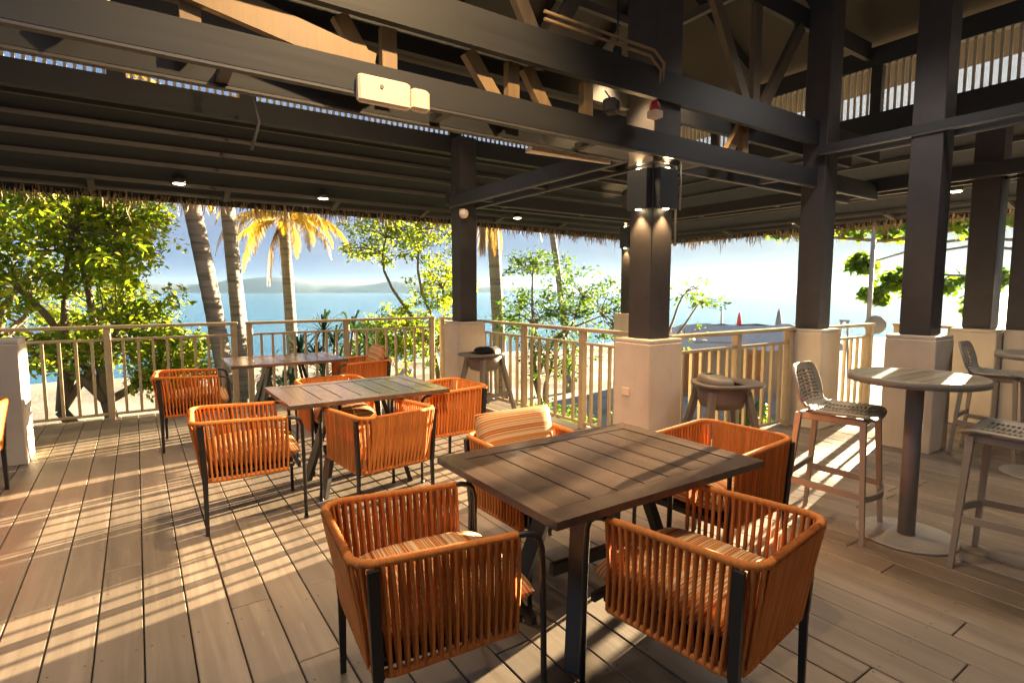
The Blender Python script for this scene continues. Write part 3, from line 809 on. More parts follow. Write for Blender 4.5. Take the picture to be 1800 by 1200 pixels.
def stool_shell():
    prof = [(-.262, 1.03), (-.245, .99), (-.222, .92), (-.205, .86), (-.192, .81), (-.170, .775), (-.125, .755), (-.06, .748), (.02, .748), (.10, .752), (.17, .752), (.215, .742), (.228, .728)]
    d = [0]
    for a, c in zip(prof[:-1], prof[1:]): d.append(d[-1] + math.dist(a, c))
    LT = d[-1]
    def P(s):
        t = s * LT; k = 0
        while k < len(d) - 2 and d[k + 1] < t: k += 1
        f = (t - d[k]) / (d[k + 1] - d[k]); a, c = prof[k], prof[k + 1]
        return a[0] + (c[0] - a[0]) * f, a[1] + (c[1] - a[1]) * f
    def half(s):
        if s < .5: 
            base = .185 + .028 * math.sin(PI * min(1, s / .42))
            if s > .30: base = base * (1 - .10 * math.sin(PI * (s - .30) / .28) if s < .58 else base)
        else: base = .212
        if s < .06: base *= .80 + .20 * math.sqrt(s / .06)
        if s > .92: base *= 1 - .25 * ((s - .92) / .08) ** 2
        return base
    ns, nt = 60, 25
    g = []
    for i in range(ns + 1):
        s = i / ns; x, z = P(s); w = half(s)
        for j in range(nt + 1):
            u = -1 + 2 * j / nt
            cur = .035 * (u * u) * (1 if s < .38 else max(0, 1 - (s - .38) / .12)) ; lift = .018 * abs(u) ** 3 if s > .42 else 0
            g.append((x + cur, u * w, z + lift - (.006 * (1 - u * u) if s > .5 else 0)))
    fs = []
    for i in range(ns):
        for j in range(nt):
            border = j < 3 or j >= nt - 3 or i < 4 or i >= ns - 5 or 23 <= i <= 27
            solid = border or (i % 2 == 0) or (i < 24 and j % 4 == 0) or (i > 27 and j % 6 == 0)
            if solid: fs.append((i * (nt + 1) + j, i * (nt + 1) + j + 1, (i + 1) * (nt + 1) + j + 1, (i + 1) * (nt + 1) + j))
    return g, fs
def make_stool(label):
    t = thing('bar_stool', label, 'bar stool', (0, 0, 0), 0, 'taupe bar stools with perforated backs')
    g, fs = stool_shell(); b = MB(); b.add(g, fs, True); sh = b.build('seat_shell', M['taupe'], t)
    md = sh.modifiers.new('thickness', 'SOLIDIFY'); md.thickness = .016; md.offset = 0
    b = MB(); b.box(-.185, .19, -.175, -.150, .700, .742, .006); b.box(-.185, .19, .150, .175, .700, .742, .006); b.box(.165, .19, -.1495, .1495, .702, .740, .006); b.box(-.19, -.165, -.1495, .1495, .702, .740, .006)
    b.build('seat_rim', M['taupe'], t)
    for sx in (-1, 1):
        for sy in (-1, 1):
            b = MB(); b.bar((sx * .178, sy * .172, .735), (sx * (.215 if sx > 0 else .235), sy * .215, .001), .036, .033, (1, 0, 0), .024, .024); b.build('leg', M['taupe'], t)
    f = lambda z: .172 + .043 * (1 - z / .735)
    z = .30; w = f(z); xf = .178 + .037 * (1 - z / .735); xb = .178 + .057 * (1 - z / .735)
    for s in (-1, 1):
        b = MB(); b.bar((-xb, s * w, z), (xf, s * w, z - .02), .022, .038); b.build('footrest', M['taupe'], t)
    b = MB(); b.bar((-xb, -w, z + .05), (-xb, w, z + .05), .022, .036); b.build('footrest', M['taupe'], t)
    b = MB()
    pts = [(xf + .05 * math.cos(u * PI / 2) , u * w, z - .03) for u in np.linspace(-1, 1, 11)]
    for p, q in zip(pts[:-1], pts[1:]): b.bar(p, q, .022, .036)
    b.build('footrest', M['taupe'], t)
    return t
st = make_stool('taupe bar stool with perforated back, left of the near round bar table'); st.location = (3.66, 1.69, 0); st.rotation_euler = (0, 0, math.radians(-80))
dup(st, (3.83, .84, 0), math.radians(92), 'taupe bar stool cut off by the right edge, in front of the near bar table')
dup(st, (6.45, 1.66, 0), math.radians(-85), 'taupe bar stool farther back, standing before the right pedestals')

# ------------------------------------------------------------------ high chairs
def make_highchair(label):
    t = thing('high_chair', label, 'high chair', (0, 0, 0), 0, 'brown plastic high chairs')
    b = MB(); prof = [(.10, .50), (.155, .52), (.175, .58), (.19, .70)]
    n = 28; vs, fs = [], []
    for r, z in prof + [(.18, .70), (.16, .58), (.12, .54), (.001, .53)]:
        for k in range(n):
            a = 2 * PI * k / n; e = 3.2
            cs, sn = math.cos(a), math.sin(a); q = (abs(cs) ** e + abs(sn) ** e) ** (-1 / e)
            vs.append((cs * q * r * 1.02, sn * q * r, z))
    for i in range(7):
        for k in range(n): fs.append((i * n + k, i * n + (k + 1) % n, (i + 1) * n + (k + 1) % n, (i + 1) * n + k))
    fs.append(tuple(range(n - 1, -1, -1)))
    b.add(vs, fs, True); b.build('seat_tub', M['greybrown'], t)
    b = MB(); vs, fs = [], []
    for (ro, ri, z) in ((1.28, .86, .705), (1.30, .84, .722), (1.26, .88, .735)):
        pass
    def ring(r, z, fx):
        out = []
        for k in range(n):
            a = 2 * PI * k / n; cs, sn = math.cos(a), math.sin(a); q = (abs(cs) ** 3 + abs(sn) ** 3) ** (-1 / 3)
            x = cs * q * r; out.append((x * (fx if x > 0 else 1), sn * q * r, z))
        return out
    vs = ring(.168, .702, .9) + ring(.235, .702, 1.45) + ring(.24, .722, 1.45) + ring(.232, .730, 1.43) + ring(.172, .724, .9)
    for i in range(5):
        for k in range(n): fs.append((i * n + k, i * n + (k + 1) % n, ((i + 1) % 5) * n + (k + 1) % n, ((i + 1) % 5) * n + k))
    b.add(vs, fs, True); b.build('tray_rim', M['greybrown'], t)
    b = MB(); vs, fs = [], []; m = 14
    for z, k in ((.728, 1), (.75, 1), (.778, .86), (.795, .55), (.80, .2)):
        for s in range(m + 1):
            a = PI / 2 + PI * s / m
            for rr_ in (.205, .175): vs.append((math.cos(a) * rr_ * (.6 + .4 * k) - (0 if k == 1 else .06 * (1 - k)), math.sin(a) * rr_ * k, z))
    w = 2 * (m + 1)
    for i in range(4):
        for s in range(m):
            for o_ in (0, 1):
                a = i * w + 2 * s + o_; fs.append((a, a + 2, a + 2 + w, a + w) if o_ == 0 else (a + w, a + 2 + w, a + 2, a))
    b.add(vs, fs, True); b.build('backrest', M['greybrown'], t)
    for sx in (-1, 1):
        for sy in (-1, 1):
            b = MB(); b.bar((sx * .15, sy * .145, .66), (sx * .275, sy * .26, .001), .065, .05, (1, 0, 0), .042, .036); b.build('leg', M['greybrown'], t)
    for s in (-1, 1):
        b = MB(); b.bar((-.236, s * .224, .21), (.236, s * .224, .21), .022, .045); b.build('crossbar', M['greybrown'], t)
    b = MB(); b.bar((0, -.222, .212), (0, .222, .212), .03, .03); b.build('crossbar', M['greybrown'], t)
    return t
hc = make_highchair('brown plastic high chair beside the left column, in front of the railing'); hc.location = (3.62, 5.95, 0); hc.rotation_euler = (0, 0, math.radians(190))
dup(hc, (4.12, 2.86, 0), math.radians(-28), 'brown plastic high chair right of the nearest column')

# ------------------------------------------------------------------ plants
def leaf_cloud(centers, per, rad, size, rng, flat=.45, aspect=.45, up=.5):
    """numpy leaf quads around clump centres"""
    C = np.repeat(np.asarray(centers), per, axis=0); n = len(C)
    R = np.repeat(np.asarray(rad if np.ndim(rad) else [rad] * len(centers)), per)[:, None]
    d = rng.normal(size=(n, 3)); d /= np.linalg.norm(d, axis=1)[:, None]
    p = C + d * R * (rng.random((n, 1)) ** .5) * np.array([1, 1, flat * 1.6])
    nr = rng.normal(size=(n, 3)); nr[:, 2] = np.abs(nr[:, 2]) + up; nr += d * .6; nr /= np.linalg.norm(nr, axis=1)[:, None]
    a = np.cross(nr, rng.normal(size=(n, 3))); a /= np.linalg.norm(a, axis=1)[:, None]
    c = np.cross(nr, a); L = (size * (.6 + .8 * rng.random(n)))[:, None]; W = L * aspect
    v = np.stack([p - a * L * .5, p + c * W * .5 + nr * L * .06, p + a * L * .5 - nr * L * .10, p - c * W * .5 + nr * L * .06], 1).reshape(-1, 3)
    f = np.arange(n * 4).reshape(-1, 4)
    return v, f
def limb(b, p0, p1, r0, r1, rng, wob=.08, n=6, seg=7):
    p0, p1 = np.array(p0, float), np.array(p1, float); L = np.linalg.norm(p1 - p0)
    v1, v2 = np.clip(rng.normal(size=(2, 3)), -1.5, 1.5) * wob * L
    pts = [p0 + (p1 - p0) * t + v1 * math.sin(PI * t) * .7 + v2 * math.sin(2 * PI * t) * .4 + np.array([0, 0, .06 * L * math.sin(PI * t)]) for t in np.linspace(0, 1, n)]
    b.tube([tuple(p) for p in pts], [r0 + (r1 - r0) * t for t in np.linspace(0, 1, n)], seg)
    return pts
def tree(name, label, cat, base, fork, blobs, leafm, seed, per=26, size=.15, trunk_r=.16, clump=.34, nclump=46, group=None, trunks=1, bare=0.0, aspect=.5):
    rng = np.random.default_rng(seed)
    t = thing(name, label, cat, base, 0, group)
    B = np.array(base, float); b = MB(); cs = []
    lb = MB()
    for k in range(trunks):
        fk = np.array(fork) + (rng.normal(size=3) * [.5, .3, .2] if k else 0)
        limb(b, (k * .25, k * .1, -.3), fk, trunk_r * (1 - .25 * k), trunk_r * .6, rng, .05, 8, 9)
        for bi, (c, r) in enumerate(blobs):
            if bi % trunks != k: continue
            e = np.array(c) - B
            pts = limb(lb, fk, e, trunk_r * .5, trunk_r * .18, rng, .10, 8, 7)
            for q in range(nclump):
                dd = rng.normal(size=3); dd /= np.linalg.norm(dd); tip = e + dd * np.array(r) * rng.random() ** .33
                src = min(pts[3:], key=lambda p: np.linalg.norm(p - tip))
                if q % 2 == 0: limb(lb, src, tip, trunk_r * .14, .008, rng, .10, 5, 5)
                if rng.random() > bare: cs.append(tip)
    b.build('trunk', M['bark'], t); lb.build('branches', M['bark'], t)
    if cs:
        v, f = leaf_cloud(cs, per, clump * (.7 + .6 * rng.random(len(cs))), size, rng, aspect=aspect)
        raw_mesh('crown', v, f, M[leafm], t)
    return t
G = 'trees beyond the railing'
def az(deg, d): return d * math.sin(math.radians(deg)), d * math.cos(math.radians(deg))
def P3(deg, d, z): x, y = az(deg, d); return (x, y, z)
def gnd(deg, d): x, y = az(deg, d); return (x, y, ground_z(x, y))
tree('broadleaf_tree', 'big yellow green leafy tree filling the left of the view beyond the railing', 'tree', gnd(-2.5, 13), (0, 0, 1.9),
     [(P3(-10, 12.6, 1.0), (1.5, 1.4, 1.4)), (P3(-4, 13, 2.6), (1.7, 1.5, 1.3)), (P3(-7, 13.5, 3.6), (2.0, 1.6, 1.0)), (P3(-1.5, 13, .8), (1.2, 1.3, 1.2)), (P3(-14, 13, 2.6), (1.8, 1.6, 1.6)), (P3(-1.2, 13.4, 2.7), (.9, 1.2, 1.0)), (P3(2.6, 13.6, .0), (.7, .9, .7))],
     'leafA', 1, 58, .125, .17, .36, 60, G, 2)
tree('broadleaf_tree', 'green tree with darker leaves behind the big leafy tree at far left', 'tree', gnd(-9, 17), (0, 0, 2.5),
     [(P3(-13, 17, 2.0), (2.2, 2, 2.0)), (P3(-7, 17, 1.4), (2.2, 2, 1.6)), (P3(-9, 17, 4.2), (2.6, 2, 1.4)), (P3(-4, 17.5, .5), (1.6, 2, 1.3)), (P3(-4.5, 17.5, 3.4), (1.6, 2, 1.2))], 'leafA', 2, 36, .16, .2, .42, 36, G)
tree('broadleaf_tree', 'sunlit yellow green tree just left of the left column', 'tree', gnd(25.5, 15), (.2, 0, 2.2),
     [(P3(21.5, 15, 2.9), (1.2, 1.2, .75)), (P3(25, 15, 3.1), (1.3, 1.2, .8)), (P3(27, 15, 1.6), (.9, 1.0, .9)), (P3(23.3, 15, .55), (1.3, 1.2, .7)), (P3(26.2, 14.6, .1), (1.1, 1.0, .8)), (P3(20.0, 15, .0), (.7, .9, .5))],
     'leafA', 3, 40, .115, .12, .28, 46, G, 2)
tree('broadleaf_tree', 'thin branched green tree between the left column and the nearest column', 'tree', gnd(38, 14), (0, 0, 1.8),
     [(P3(41.5, 14, 1.35), (1.0, 1.0, .75)), (P3(38, 14, .9), (1.2, 1.0, .8)), (P3(35, 14.4, .9), (.8, 1.0, .8)), (P3(43.5, 14, .9), (.8, .9, .9)), (P3(39, 13.5, -.1), (1.3, 1.0, .6)), (P3(36.4, 14.4, 2.2), (.9, .9, .35))],
     'leafD', 4, 24, .105, .10, .26, 40, G, 2, .1)
tree('bare_tree', 'nearly bare branching tree low beside the nearest column', 'tree', gnd(47.8, 17), (.3, -.1, 2.2),
     [(P3(52.5, 17, 1.6), (1.0, .8, .35)), (P3(51.5, 17, .2), (1.1, .8, .4)), (P3(53, 17, 1.2), (.8, .8, .3))], 'leafB', 5, 9, .14, .09, .22, 30, G, 1, .65)
tree('almond_tree', 'spreading tree with big round leaf clusters on the right, hanging under the eave line', 'tree', gnd(86, 17), (-.6, .6, 5.4),
     [(P3(75.5, 15.5, 3.05), (1.3, 1.0, .42)), (P3(71.5, 15.5, 3.1), (1.3, 1.0, .42)), (P3(67.5, 15.5, 3.05), (1.2, 1.0, .40)), (P3(63.5, 15.5, 3.15), (1.0, .8, .34)), (P3(60.3, 15.5, 3.1), (.7, .7, .26))],
     'leafB', 6, 9, .20, .14, .19, 60, G, 1, 0, .62)
tree('almond_tree', 'farther tree on the right whose low leafy branches reach out over the water', 'tree', gnd(83, 31), (-.6, .6, 5.2),
     [(P3(71.5, 30, 1.9), (1.3, 1.0, .5)), (P3(69, 30, 1.9), (.9, .7, .5)), (P3(67.3, 30, 1.35), (.6, .5, .4)), (P3(74.8, 30, 2.0), (1.0, .8, .4)), (P3(74.2, 30, .9), (.4, .4, .5)), (P3(66.3, 30, 2.7), (.5, .5, .4))],
     'leafB', 16, 8, .36, .16, .34, 40, G, 1, 0, .62)

def palm(label, base, top, r0, r1, fronds, seed, mat='frond', flen=2.6, droop=1.0, dead=0, spread=(0, 360), bend=.3):
    rng = np.random.default_rng(seed); B = np.array(base, float); T = np.array(top, float) - B
    t = thing('palm_tree', label, 'palm tree', base, 0, 'coconut palms beyond the railing')
    pts = []; rs = []
    n = 60
    for i in range(n):
        s = i / (n - 1); p = np.array([0, 0, -.3]) * (1 - s) + T * s
        p = p + np.array([T[0], T[1], 0]) * bend * (-(s * (1 - s))) * 1.2
        pts.append(tuple(p)); rs.append((r0 + (r1 - r0) * s + (.35 * r0 * math.exp(-s * 16))) * (1 + .035 * (i % 2)))
    b = MB(); b.tube(pts, rs, 12); b.build('trunk', M['trunk'], t)
    def frond(vs, fs, ang, el, L, dr, hang=.0, wl=.42):
        h = np.array([math.cos(ang), math.sin(ang), 0]); p = T.copy(); m = 26
        prev = p; d = h * math.cos(el) + np.array([0, 0, math.sin(el)])
        side = np.array([-h[1], h[0], 0])
        for i in range(m):
            s = i / m; st = L / m
            d = d + np.array([0, 0, -1]) * dr * st * (.25 + s * .9); d /= np.linalg.norm(d)
            q = prev + d * st
            k = len(vs); w = .018 * (1 - s) + .004
            vs += [prev - side * w, prev + side * w, q + side * w, q - side * w]; fs.append((k, k + 1, k + 2, k + 3))
            if i > 2:
                for sd in (-1, 1):
                    for u in (0, .5):
                        o = prev + (q - prev) * u; ll = wl * math.sin(PI * min(1, s * .85 + .13)) * rng.uniform(.8, 1.15)
                        ld = side * sd * .75 + d * .55 + np.array([0, 0, -.55 - hang * .6]) + rng.normal(size=3) * .10; ld /= np.linalg.norm(ld)
                        wd = d * .019; k = len(vs); mid = o + ld * ll * .55; e = o + ld * ll + np.array([0, 0, -.12 * ll - hang * .05])
                        vs += [o - wd, o + wd, mid + wd * .9, mid - wd * .9, e]; fs.append((k, k + 1, k + 2, k + 3)); fs.append((k + 3, k + 2, k + 4, k + 4))
            prev = q
    vs, fs = [], []
    for i in range(fronds):
        a = math.radians(spread[0] + (spread[1] - spread[0]) * (i + rng.uniform(-.3, .3)) / fronds)
        frond(vs, fs, a, rng.uniform(-.1, 1.0), flen * rng.uniform(.8, 1.1), droop * rng.uniform(.8, 1.25))
    def fin(vs, fs, mm):
        q = np.array([f for f in fs if f[2] != f[3]]); tr = np.array([f[:3] for f in fs if f[2] == f[3]])
        allq = np.vstack([q, np.c_[tr, tr[:, 2]]]) if len(tr) else q
        me = bpy.data.meshes.new('fronds'); me.from_pydata([tuple(v) for v in vs], [], [tuple(f) if f[2] != f[3] else tuple(f[:3]) for f in fs]); me.update()
        me.materials.append(M[mm]); o = bpy.data.objects.new('fronds', me); COL.objects.link(o); o.parent = t
    if fronds: fin(vs, fs, mat)
    if dead:
        vs, fs = [], []
        for i in range(dead):
            frond(vs, fs, rng.uniform(0, 2 * PI), -.9, flen * .8, 2.6, .6, .3)
        fin(vs, fs, 'dead')
    return t
palm('leaning palm trunk at the left with golden fronds at its top', gnd(7.7, 12.6), P3(3.6, 12.2, 4.3), .18, .145, 12, 1, flen=2.3, droop=1.2)
palm('thicker of the two upright palms standing close together left of centre', gnd(8.3, 13.6), P3(7.0, 13.6, 4.4), .145, .12, 10, 2, flen=2.5)
palm('thinner palm with a curved trunk just right of its upright twin', gnd(9.4, 14.2), P3(7.4, 14.2, 4.5), .115, .095, 7, 3, flen=2.2, bend=-.5)
palm('palm with low drooping golden fronds left of centre', gnd(12.6, 17.5), P3(12.0, 17.5, 3.55), .18, .14, 17, 4, flen=2.5, droop=1.7, dead=4)
palm('palm right of the left column with dry fronds hanging down its trunk', gnd(33.2, 17), P3(32.0, 17, 4.5), .21, .17, 11, 5, flen=2.6, droop=1.5, dead=9)
palm('slim palm trunk curving up between the two front columns', gnd(40.2, 22), P3(37.6, 22, 5.2), .14, .11, 7, 6, flen=2.2, bend=.5)

def rosettes(name, label, base, spots, seed, mat='leafC', L=.55, nb=34, group=None):
    rng = np.random.default_rng(seed); t = thing(name, label, 'shrub', base, 0, group); vs, fs = [], []; sb = MB()
    for c in spots:
        c = np.array(c, float); sb.tube([(c[0] * .35, c[1] * .35, -.1), (c[0] * .8, c[1] * .8, c[2] * .6), tuple(c)], [.035, .03, .025], 6)
        for i in range(nb):
            a = rng.uniform(0, 2 * PI); el = rng.uniform(-.3, 1.35); l = L * rng.uniform(.7, 1.2)
            d = np.array([math.cos(a) * math.cos(el), math.sin(a) * math.cos(el), math.sin(el)]); s = np.array([-math.sin(a), math.cos(a), 0]) * .022
            p1 = c + d * l * .5; p2 = c + d * l * .85 + np.array([0, 0, -.10 * l]); p3 = p2 + (d * .2 + np.array([0, 0, -.28])) * l
            k = len(vs); vs += [c - s, c + s, p1 + s * 1.2, p1 - s * 1.2, p2 + s * .8, p2 - s * .8, p3 + s * .1, p3 - s * .1]
            fs += [(k, k + 1, k + 2, k + 3), (k + 3, k + 2, k + 4, k + 5), (k + 5, k + 4, k + 6, k + 7)]
    sb.build('stems', M['bark'], t); raw_mesh('leaves', vs, np.array(fs), M[mat], t); return t
rosettes('pandanus_shrub', 'spiky pandanus shrub with blade leaves right of the low golden palm', gnd(14.6, 12), [(0, 0, 2.6), (.4, .1, 2.9), (.8, 0, 2.5), (.2, .2, 2.2), (-.5, 0, 2.0), (-.9, .1, 2.3), (.9, .2, 2.0), (.5, -.1, 1.7), (1.3, 0, 1.9), (-.2, 0, 1.5), (.1, -.2, 3.2), (1.1, .1, 2.9), (.7, -.2, 3.2), (-.3, .1, 2.7), (1.5, .2, 2.4), (.5, .3, 2.4)], 3, nb=44)
rosettes('pandanus_shrub', 'lower spiky shrub behind the railing, under the low golden palm', gnd(10.8, 13), [(0, 0, 1.6), (.5, .1, 1.3), (-.4, 0, 1.2), (.2, .2, 1.9), (.9, 0, 1.5)], 5)
def bush(label, deg, d, r, leafm, seed, size=.13, per=22, n=40):
    g = gnd(deg, d); rng = np.random.default_rng(seed); t = thing('shrub', label, 'shrub', g, 0, 'low shrubs below the deck')
    cs = []; lb = MB()
    for i in range(n):
        dd = rng.normal(size=3); dd /= np.linalg.norm(dd); p = dd * np.array(r) * rng.random() ** .33 + np.array([0, 0, r[2] * .8]); p[2] = max(.1, p[2]); cs.append(p)
        if i % 3 == 0: limb(lb, (0, 0, -.1), p, .02, .006, rng, .1, 5, 5)
    lb.build('stems', M['bark'], t)
    v, f = leaf_cloud(cs, per, .24 * (.7 + .6 * rng.random(n)), size, rng); raw_mesh('leaves', v, f, M[leafm], t); return t
BU = [('low green shrub behind the left railing, below the big tree', 0.5, 11.5, (.9, .7, .9), 'leafB'), ('dark green shrub behind the left end of the railing', -6, 11.0, (.8, .7, .8), 'leafB'),
      ('round green shrub behind the railing under the leaning palm', 6.5, 13.5, (1.0, .8, .9), 'leafB'), ('green shrub behind the far table, right of the pandanus', 18.5, 13.0, (1.3, .8, 1.25), 'leafC'),
      ('bright yellow green bush left of the left column, under the sunlit tree', 23.0, 12.5, (1.2, .9, 1.3), 'leafA'), ('bushy shrub low behind the left column', 27.5, 12.0, (1.0, .8, 1.1), 'leafA'),
      ('shrub behind the railing right of the left column', 34.0, 12.5, (.9, .8, 1.0), 'leafB'), ('low shrub behind the railing beside the nearest column', 42.0, 12.5, (1.1, .8, .8), 'leafB'),
      ('small dark shrub behind the railing, between the twin palms and the far table', 12.5, 11.5, (1.0, .8, .7), 'leafC'), ('small green shrub in front of the beach hut', 58.0, 17.5, (.6, .5, .45), 'leafB')]
BU += [('leafy bush against the left railing, nearest the cream pedestal', -8.5, 10.6, (.9, .7, 1.0), 'leafB'), ('mixed green bush behind the left railing, between the two tree trunks', -3.5, 10.4, (1.0, .6, .8), 'leafD'),
       ('bright green bush behind the left railing, under the right part of the big tree', 3.4, 11.0, (1.0, .7, 1.0), 'leafA'), ('dense dark bush right behind the far table', 15.5, 11.2, (1.1, .7, 1.15), 'leafC'),
       ('tall bright bush behind the railing just left of the left column', 20.6, 11.6, (1.0, .8, 1.5), 'leafD'), ('leafy bush behind the railing, below the thin branched tree', 38.0, 11.5, (1.0, .7, 1.0), 'leafD')]
for i, (lb, dg, d, r, lm) in enumerate(BU): bush(lb, dg, d, r, lm, 40 + i)

# ------------------------------------------------------------------ beach things
def hut(label, c, rz, L, W, zr, ze):
    g = ground_z(c[0], c[1]); t = thing('beach_hut', label, 'beach hut', (c[0], c[1], g), rz, 'thatched huts on the beach')
    zr -= g; ze -= g
    b = MB(); b.box(-L / 2 + .5, L / 2 - .5, -W / 2 + .5, W / 2 - .5, -.3, ze + .15); b.build('wall', M['hutwall'], t)
    for k in range(3):
        x = -L / 2 + 1.1 + k * (L - 2.2) / 2
        b = MB(); b.box(x - .35, x + .35, -W / 2 + .44, -W / 2 + .499, .05, 1.6); dr = b.build('door', M['hutdoor'], t); b = MB(); b.box(x + .24, x + .29, -W / 2 + .40, -W / 2 + .439, .75, .95); b.build('handle', M['grey'], dr)
    b = MB(); n = 14
    rg = random.Random(4)
    for s in (-1, 1):
        vs, fs = [], []
        for i in range(n + 1):
            for j in range(6):
                x = -L / 2 + L * i / n; u = j / 5; inset = (1 - u) * 0
                xx = x * (1 - .28 * u); vs.append((xx, s * W / 2 * (1 - u), ze + (zr - ze) * u + rg.uniform(-.05, .05) - (.10 if j == 0 else 0)))
        for i in range(n):
            for j in range(5):
                q = (i * 6 + j, (i + 1) * 6 + j, (i + 1) * 6 + j + 1, i * 6 + j + 1); fs.append(q if s < 0 else q[::-1])
        b.add(vs, fs)
    for s in (-1, 1): b.add([(s * L / 2, -W / 2, ze - .08), (s * L / 2, W / 2, ze - .08), (s * L / 2 * .72, 0, zr)], [(0, 1, 2)])
    b.build('roof', M['hutthatch'], t)
    return t
hut('thatched beach hut with grey roof seen over the railing, right of the nearest column', (20.9, 13.75), -.72, 6.6, 5.0, .12, -.60)
def parasol(label, deg, d, m, h=2.0):
    g = gnd(deg, d); t = thing('closed_parasol', label, 'parasol', g, 0, 'closed parasols on the beach')
    b = MB(); b.tube([(0, 0, -.2), (0, 0, h + .1)], .03, 6); b.build('pole', M['grey'], t)
    b = MB(); b.lathe([(.16, .5), (.34, .62), (.30, 1.0), (.16, h * .82), (.03, h)], n=10); b.build('canopy', m, t)
parasol('red closed parasol standing on the beach by the water', 56.6, 62, M['kayred'], 2.3)
parasol('grey closed parasol on the beach, right of the red one', 60.0, 62, M['paragrey'], 2.5)
def post(name, label, cat, deg, d, h, r=.05, m='grey', disc=None):
    g = gnd(deg, d); t = thing(name, label, cat, g)
    b = MB(); b.tube([(0, 0, -.2), (0, 0, h)], [r, r * .8], 10); b.build('pole', M[m], t)
    if disc:
        b = MB(); b.lathe([(.001, -.03), (.17, -.025), (.185, 0), (.17, .025), (.001, .035)], n=24); o = b.build('disc', M['paragrey'], t); o.location = (0, -.12, disc); o.rotation_euler = (PI / 2 - .2, 0, -math.radians(deg))
post('beach_post', 'slim dark post standing on the beach left of the red parasol', 'post', 55.0, 60, 2.4, .11)
post('lamp_post', 'tall grey pole with a round disc behind the short railing', 'pole', 67.1, 13, 5.6, .05, 'grey', 3.35)
g = gnd(65.3, 22); t = thing('frame_stand', 'narrow blue grey A frame stand behind the railing, right of the corner column', 'stand', g)
for s in (-1, 1):
    b = MB(); b.bar((s * .22 * .4, -s * .22, 0), (s * .08 * .4, -s * .08, 3.0), .07, .07); b.build('leg', M['grey'], t)
b = MB(); b.bar((-.06, .14, 3.0), (.06, -.14, 3.0), .07, .07); b.build('crossbar', M['grey'], t)
def beach_chair(label, deg, d, m):
    g = gnd(deg, d); t = thing('beach_chair', label, 'beach chair', g, random.uniform(-1, 1), 'small chairs on the beach')
    b = MB(); b.box(-.3, .3, -.5, .4, .32, .40, .01); b.build('seat', m, t)
    b = MB(); b.bar((0, .4, .38), (0, .75, 1.1), .58, .06, (1, 0, 0)) if False else b.add([(-.3, .38, .40), (.3, .38, .40), (.3, .75, 1.15), (-.3, .75, 1.15), (-.3, .43, .38), (.3, .43, .38), (.3, .80, 1.13), (-.3, .80, 1.13)], [(0, 1, 2, 3), (7, 6, 5, 4), (0, 4, 5, 1), (1, 5, 6, 2), (2, 6, 7, 3), (3, 7, 4, 0)]); b.build('backrest', m, t)
    for sx in (-.27, .27):
        for sy in (-.45, .35):
            b = MB(); b.box(sx - .03, sx + .03, sy - .03, sy + .03, -.1, .319); b.build('leg', m, t)
beach_chair('white beach chair on the sand, just right of the nearest column', 52.0, 48, M['white'])
beach_chair('white beach chair on the sand beside the red one', 52.9, 49, M['white'])
beach_chair('red beach chair on the sand near the hut roof', 53.7, 49, M['kayred'])
beach_chair('red beach chair low on the sand behind the railing of the far table', 22.2, 20, M['grey'])

# ------------------------------------------------------------------ haze
b = MB(); b.box(-4050, 4050, -4050, 4050, -6.6, 78)
a = N('haze_air'); pv = a.n('ShaderNodeVolumePrincipled'); pv.inputs['Color'].default_value = (.42, .68, 1, 1); pv.inputs['Density'].default_value = .00006; pv.inputs['Anisotropy'].default_value = .3
a.l(pv.outputs[0], a.out.inputs['Volume']); hz = b.build('haze', a.m); tag(hz, kind='stuff')

# ------------------------------------------------------------------ world and sun
W = bpy.data.worlds.new('World'); S.world = W; W.use_nodes = True
nt = W.node_tree; bg = nt.nodes['Background']
sky = nt.nodes.new('ShaderNodeTexSky'); sky.sky_type = 'NISHITA'; sky.sun_disc = False
sky.sun_elevation = SUN_EL; sky.sun_rotation = SUN_AZ; sky.altitude = 0; sky.air_density = 1.0; sky.dust_density = .4; sky.ozone_density = 3.0
L = nt.links.new
def wm(op, a, b=0.0, clamp=False):
    x = nt.nodes.new('ShaderNodeMath'); x.operation = op; x.use_clamp = clamp
    for i, q in enumerate((a, b)):
        if isinstance(q, (int, float)): x.inputs[i].default_value = q
        else: L(q, x.inputs[i])
    return x.outputs[0]
def wmix(f, a, b):
    x = nt.nodes.new('ShaderNodeMix'); x.data_type = 'RGBA'
    L(f, x.inputs[0])
    for i, q in ((6, a), (7, b)):
        if isinstance(q, tuple): x.inputs[i].default_value = (*q, 1)
        else: L(q, x.inputs[i])
    return x.outputs[2]
tc = nt.nodes.new('ShaderNodeTexCoord'); mp = nt.nodes.new('ShaderNodeMapping'); mp.inputs['Scale'].default_value = (1.4, 1.4, 8.0)
nz = nt.nodes.new('ShaderNodeTexNoise'); nz.inputs['Scale'].default_value = 1.7; nz.inputs['Detail'].default_value = 6; nz.inputs['Roughness'].default_value = .52
L(tc.outputs['Generated'], mp.inputs['Vector']); L(mp.outputs[0], nz.inputs['Vector'])
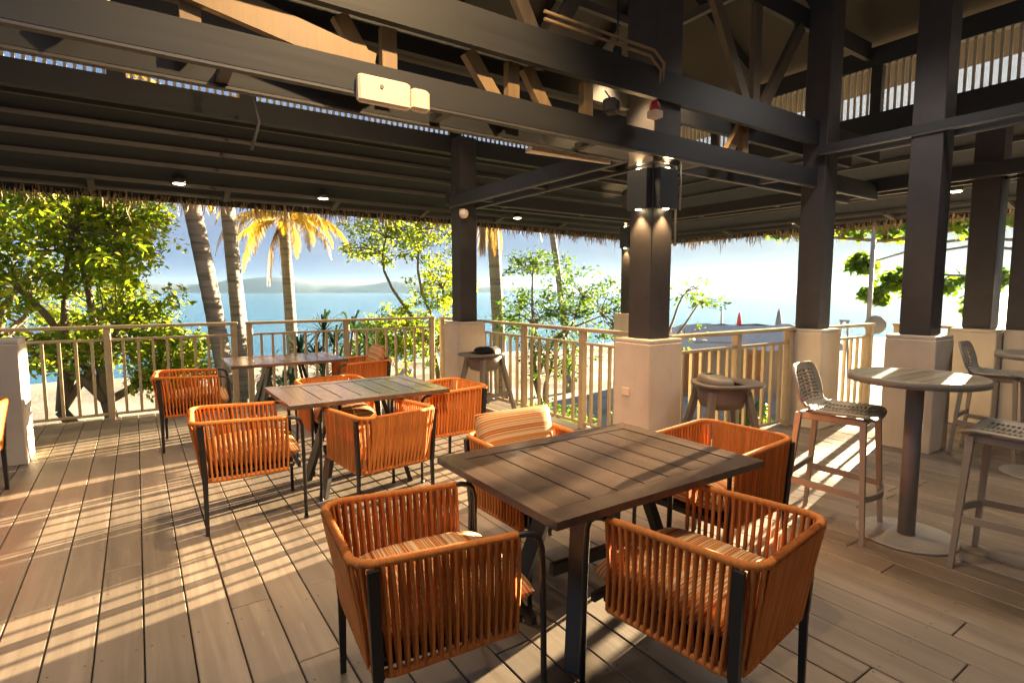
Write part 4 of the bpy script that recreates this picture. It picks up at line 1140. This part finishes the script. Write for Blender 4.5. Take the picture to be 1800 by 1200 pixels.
dt = nt.nodes.new('ShaderNodeVectorMath'); dt.operation = 'DOT_PRODUCT'; L(tc.outputs['Generated'], dt.inputs[0])
dt.inputs[1].default_value = (math.sin(SUN_AZ) * math.cos(SUN_EL), math.cos(SUN_AZ) * math.cos(SUN_EL), math.sin(SUN_EL))
sund = dt.outputs['Value']
away = wm('SUBTRACT', 1.0, wm('MULTIPLY', wm('SUBTRACT', sund, .70), 3.6, True), True)
cl = wm('MULTIPLY', wm('SUBTRACT', nz.outputs['Fac'], .42), 3.2, True)
mn = nt.nodes.new('ShaderNodeVectorMath'); mn.operation = 'MINIMUM'; mn.inputs[1].default_value = (.72, .65, .56)
L(sky.outputs[0], mn.inputs[0])
blue = wmix(cl, (0.27, 0.43, 0.76), (0.53, 0.60, 0.80))                        # thin blue veil with paler cloud banks
col = wmix(wm('ADD', wm('MULTIPLY', away, .12), .82), mn.outputs[0], blue)
near = wm('POWER', wm('MAXIMUM', sund, 0.0), 5.0)
col = wmix(wm('MULTIPLY', near, wm('ADD', wm('MULTIPLY', cl, .3), .55)), col, (.74, .67, .55))
L(col, bg.inputs['Color']); bg.inputs['Strength'].default_value = .05
sl = bpy.data.lights.new('sun', 'SUN'); sl.energy = 5.0; sl.angle = math.radians(.4); sl.color = (1, .77, .46)
so = bpy.data.objects.new('sun', sl); COL.objects.link(so)
sd = Vector((math.sin(SUN_AZ) * math.cos(SUN_EL), math.cos(SUN_AZ) * math.cos(SUN_EL), math.sin(SUN_EL)))
so.rotation_euler = sd.to_track_quat('Z', 'Y').to_euler()

# ------------------------------------------------------------------ render settings
S.view_settings.view_transform = 'Standard'; S.view_settings.look = 'None'; S.view_settings.gamma = 1; S.view_settings.use_curve_mapping = False
S.view_settings.exposure = 4.0
S.render.engine = 'CYCLES'
S.cycles.use_denoising = True
S.cycles.max_bounces = 8; S.cycles.diffuse_bounces = 4; S.cycles.glossy_bounces = 3; S.cycles.transmission_bounces = 4; S.cycles.transparent_max_bounces = 6
S.cycles.sample_clamp_indirect = 8
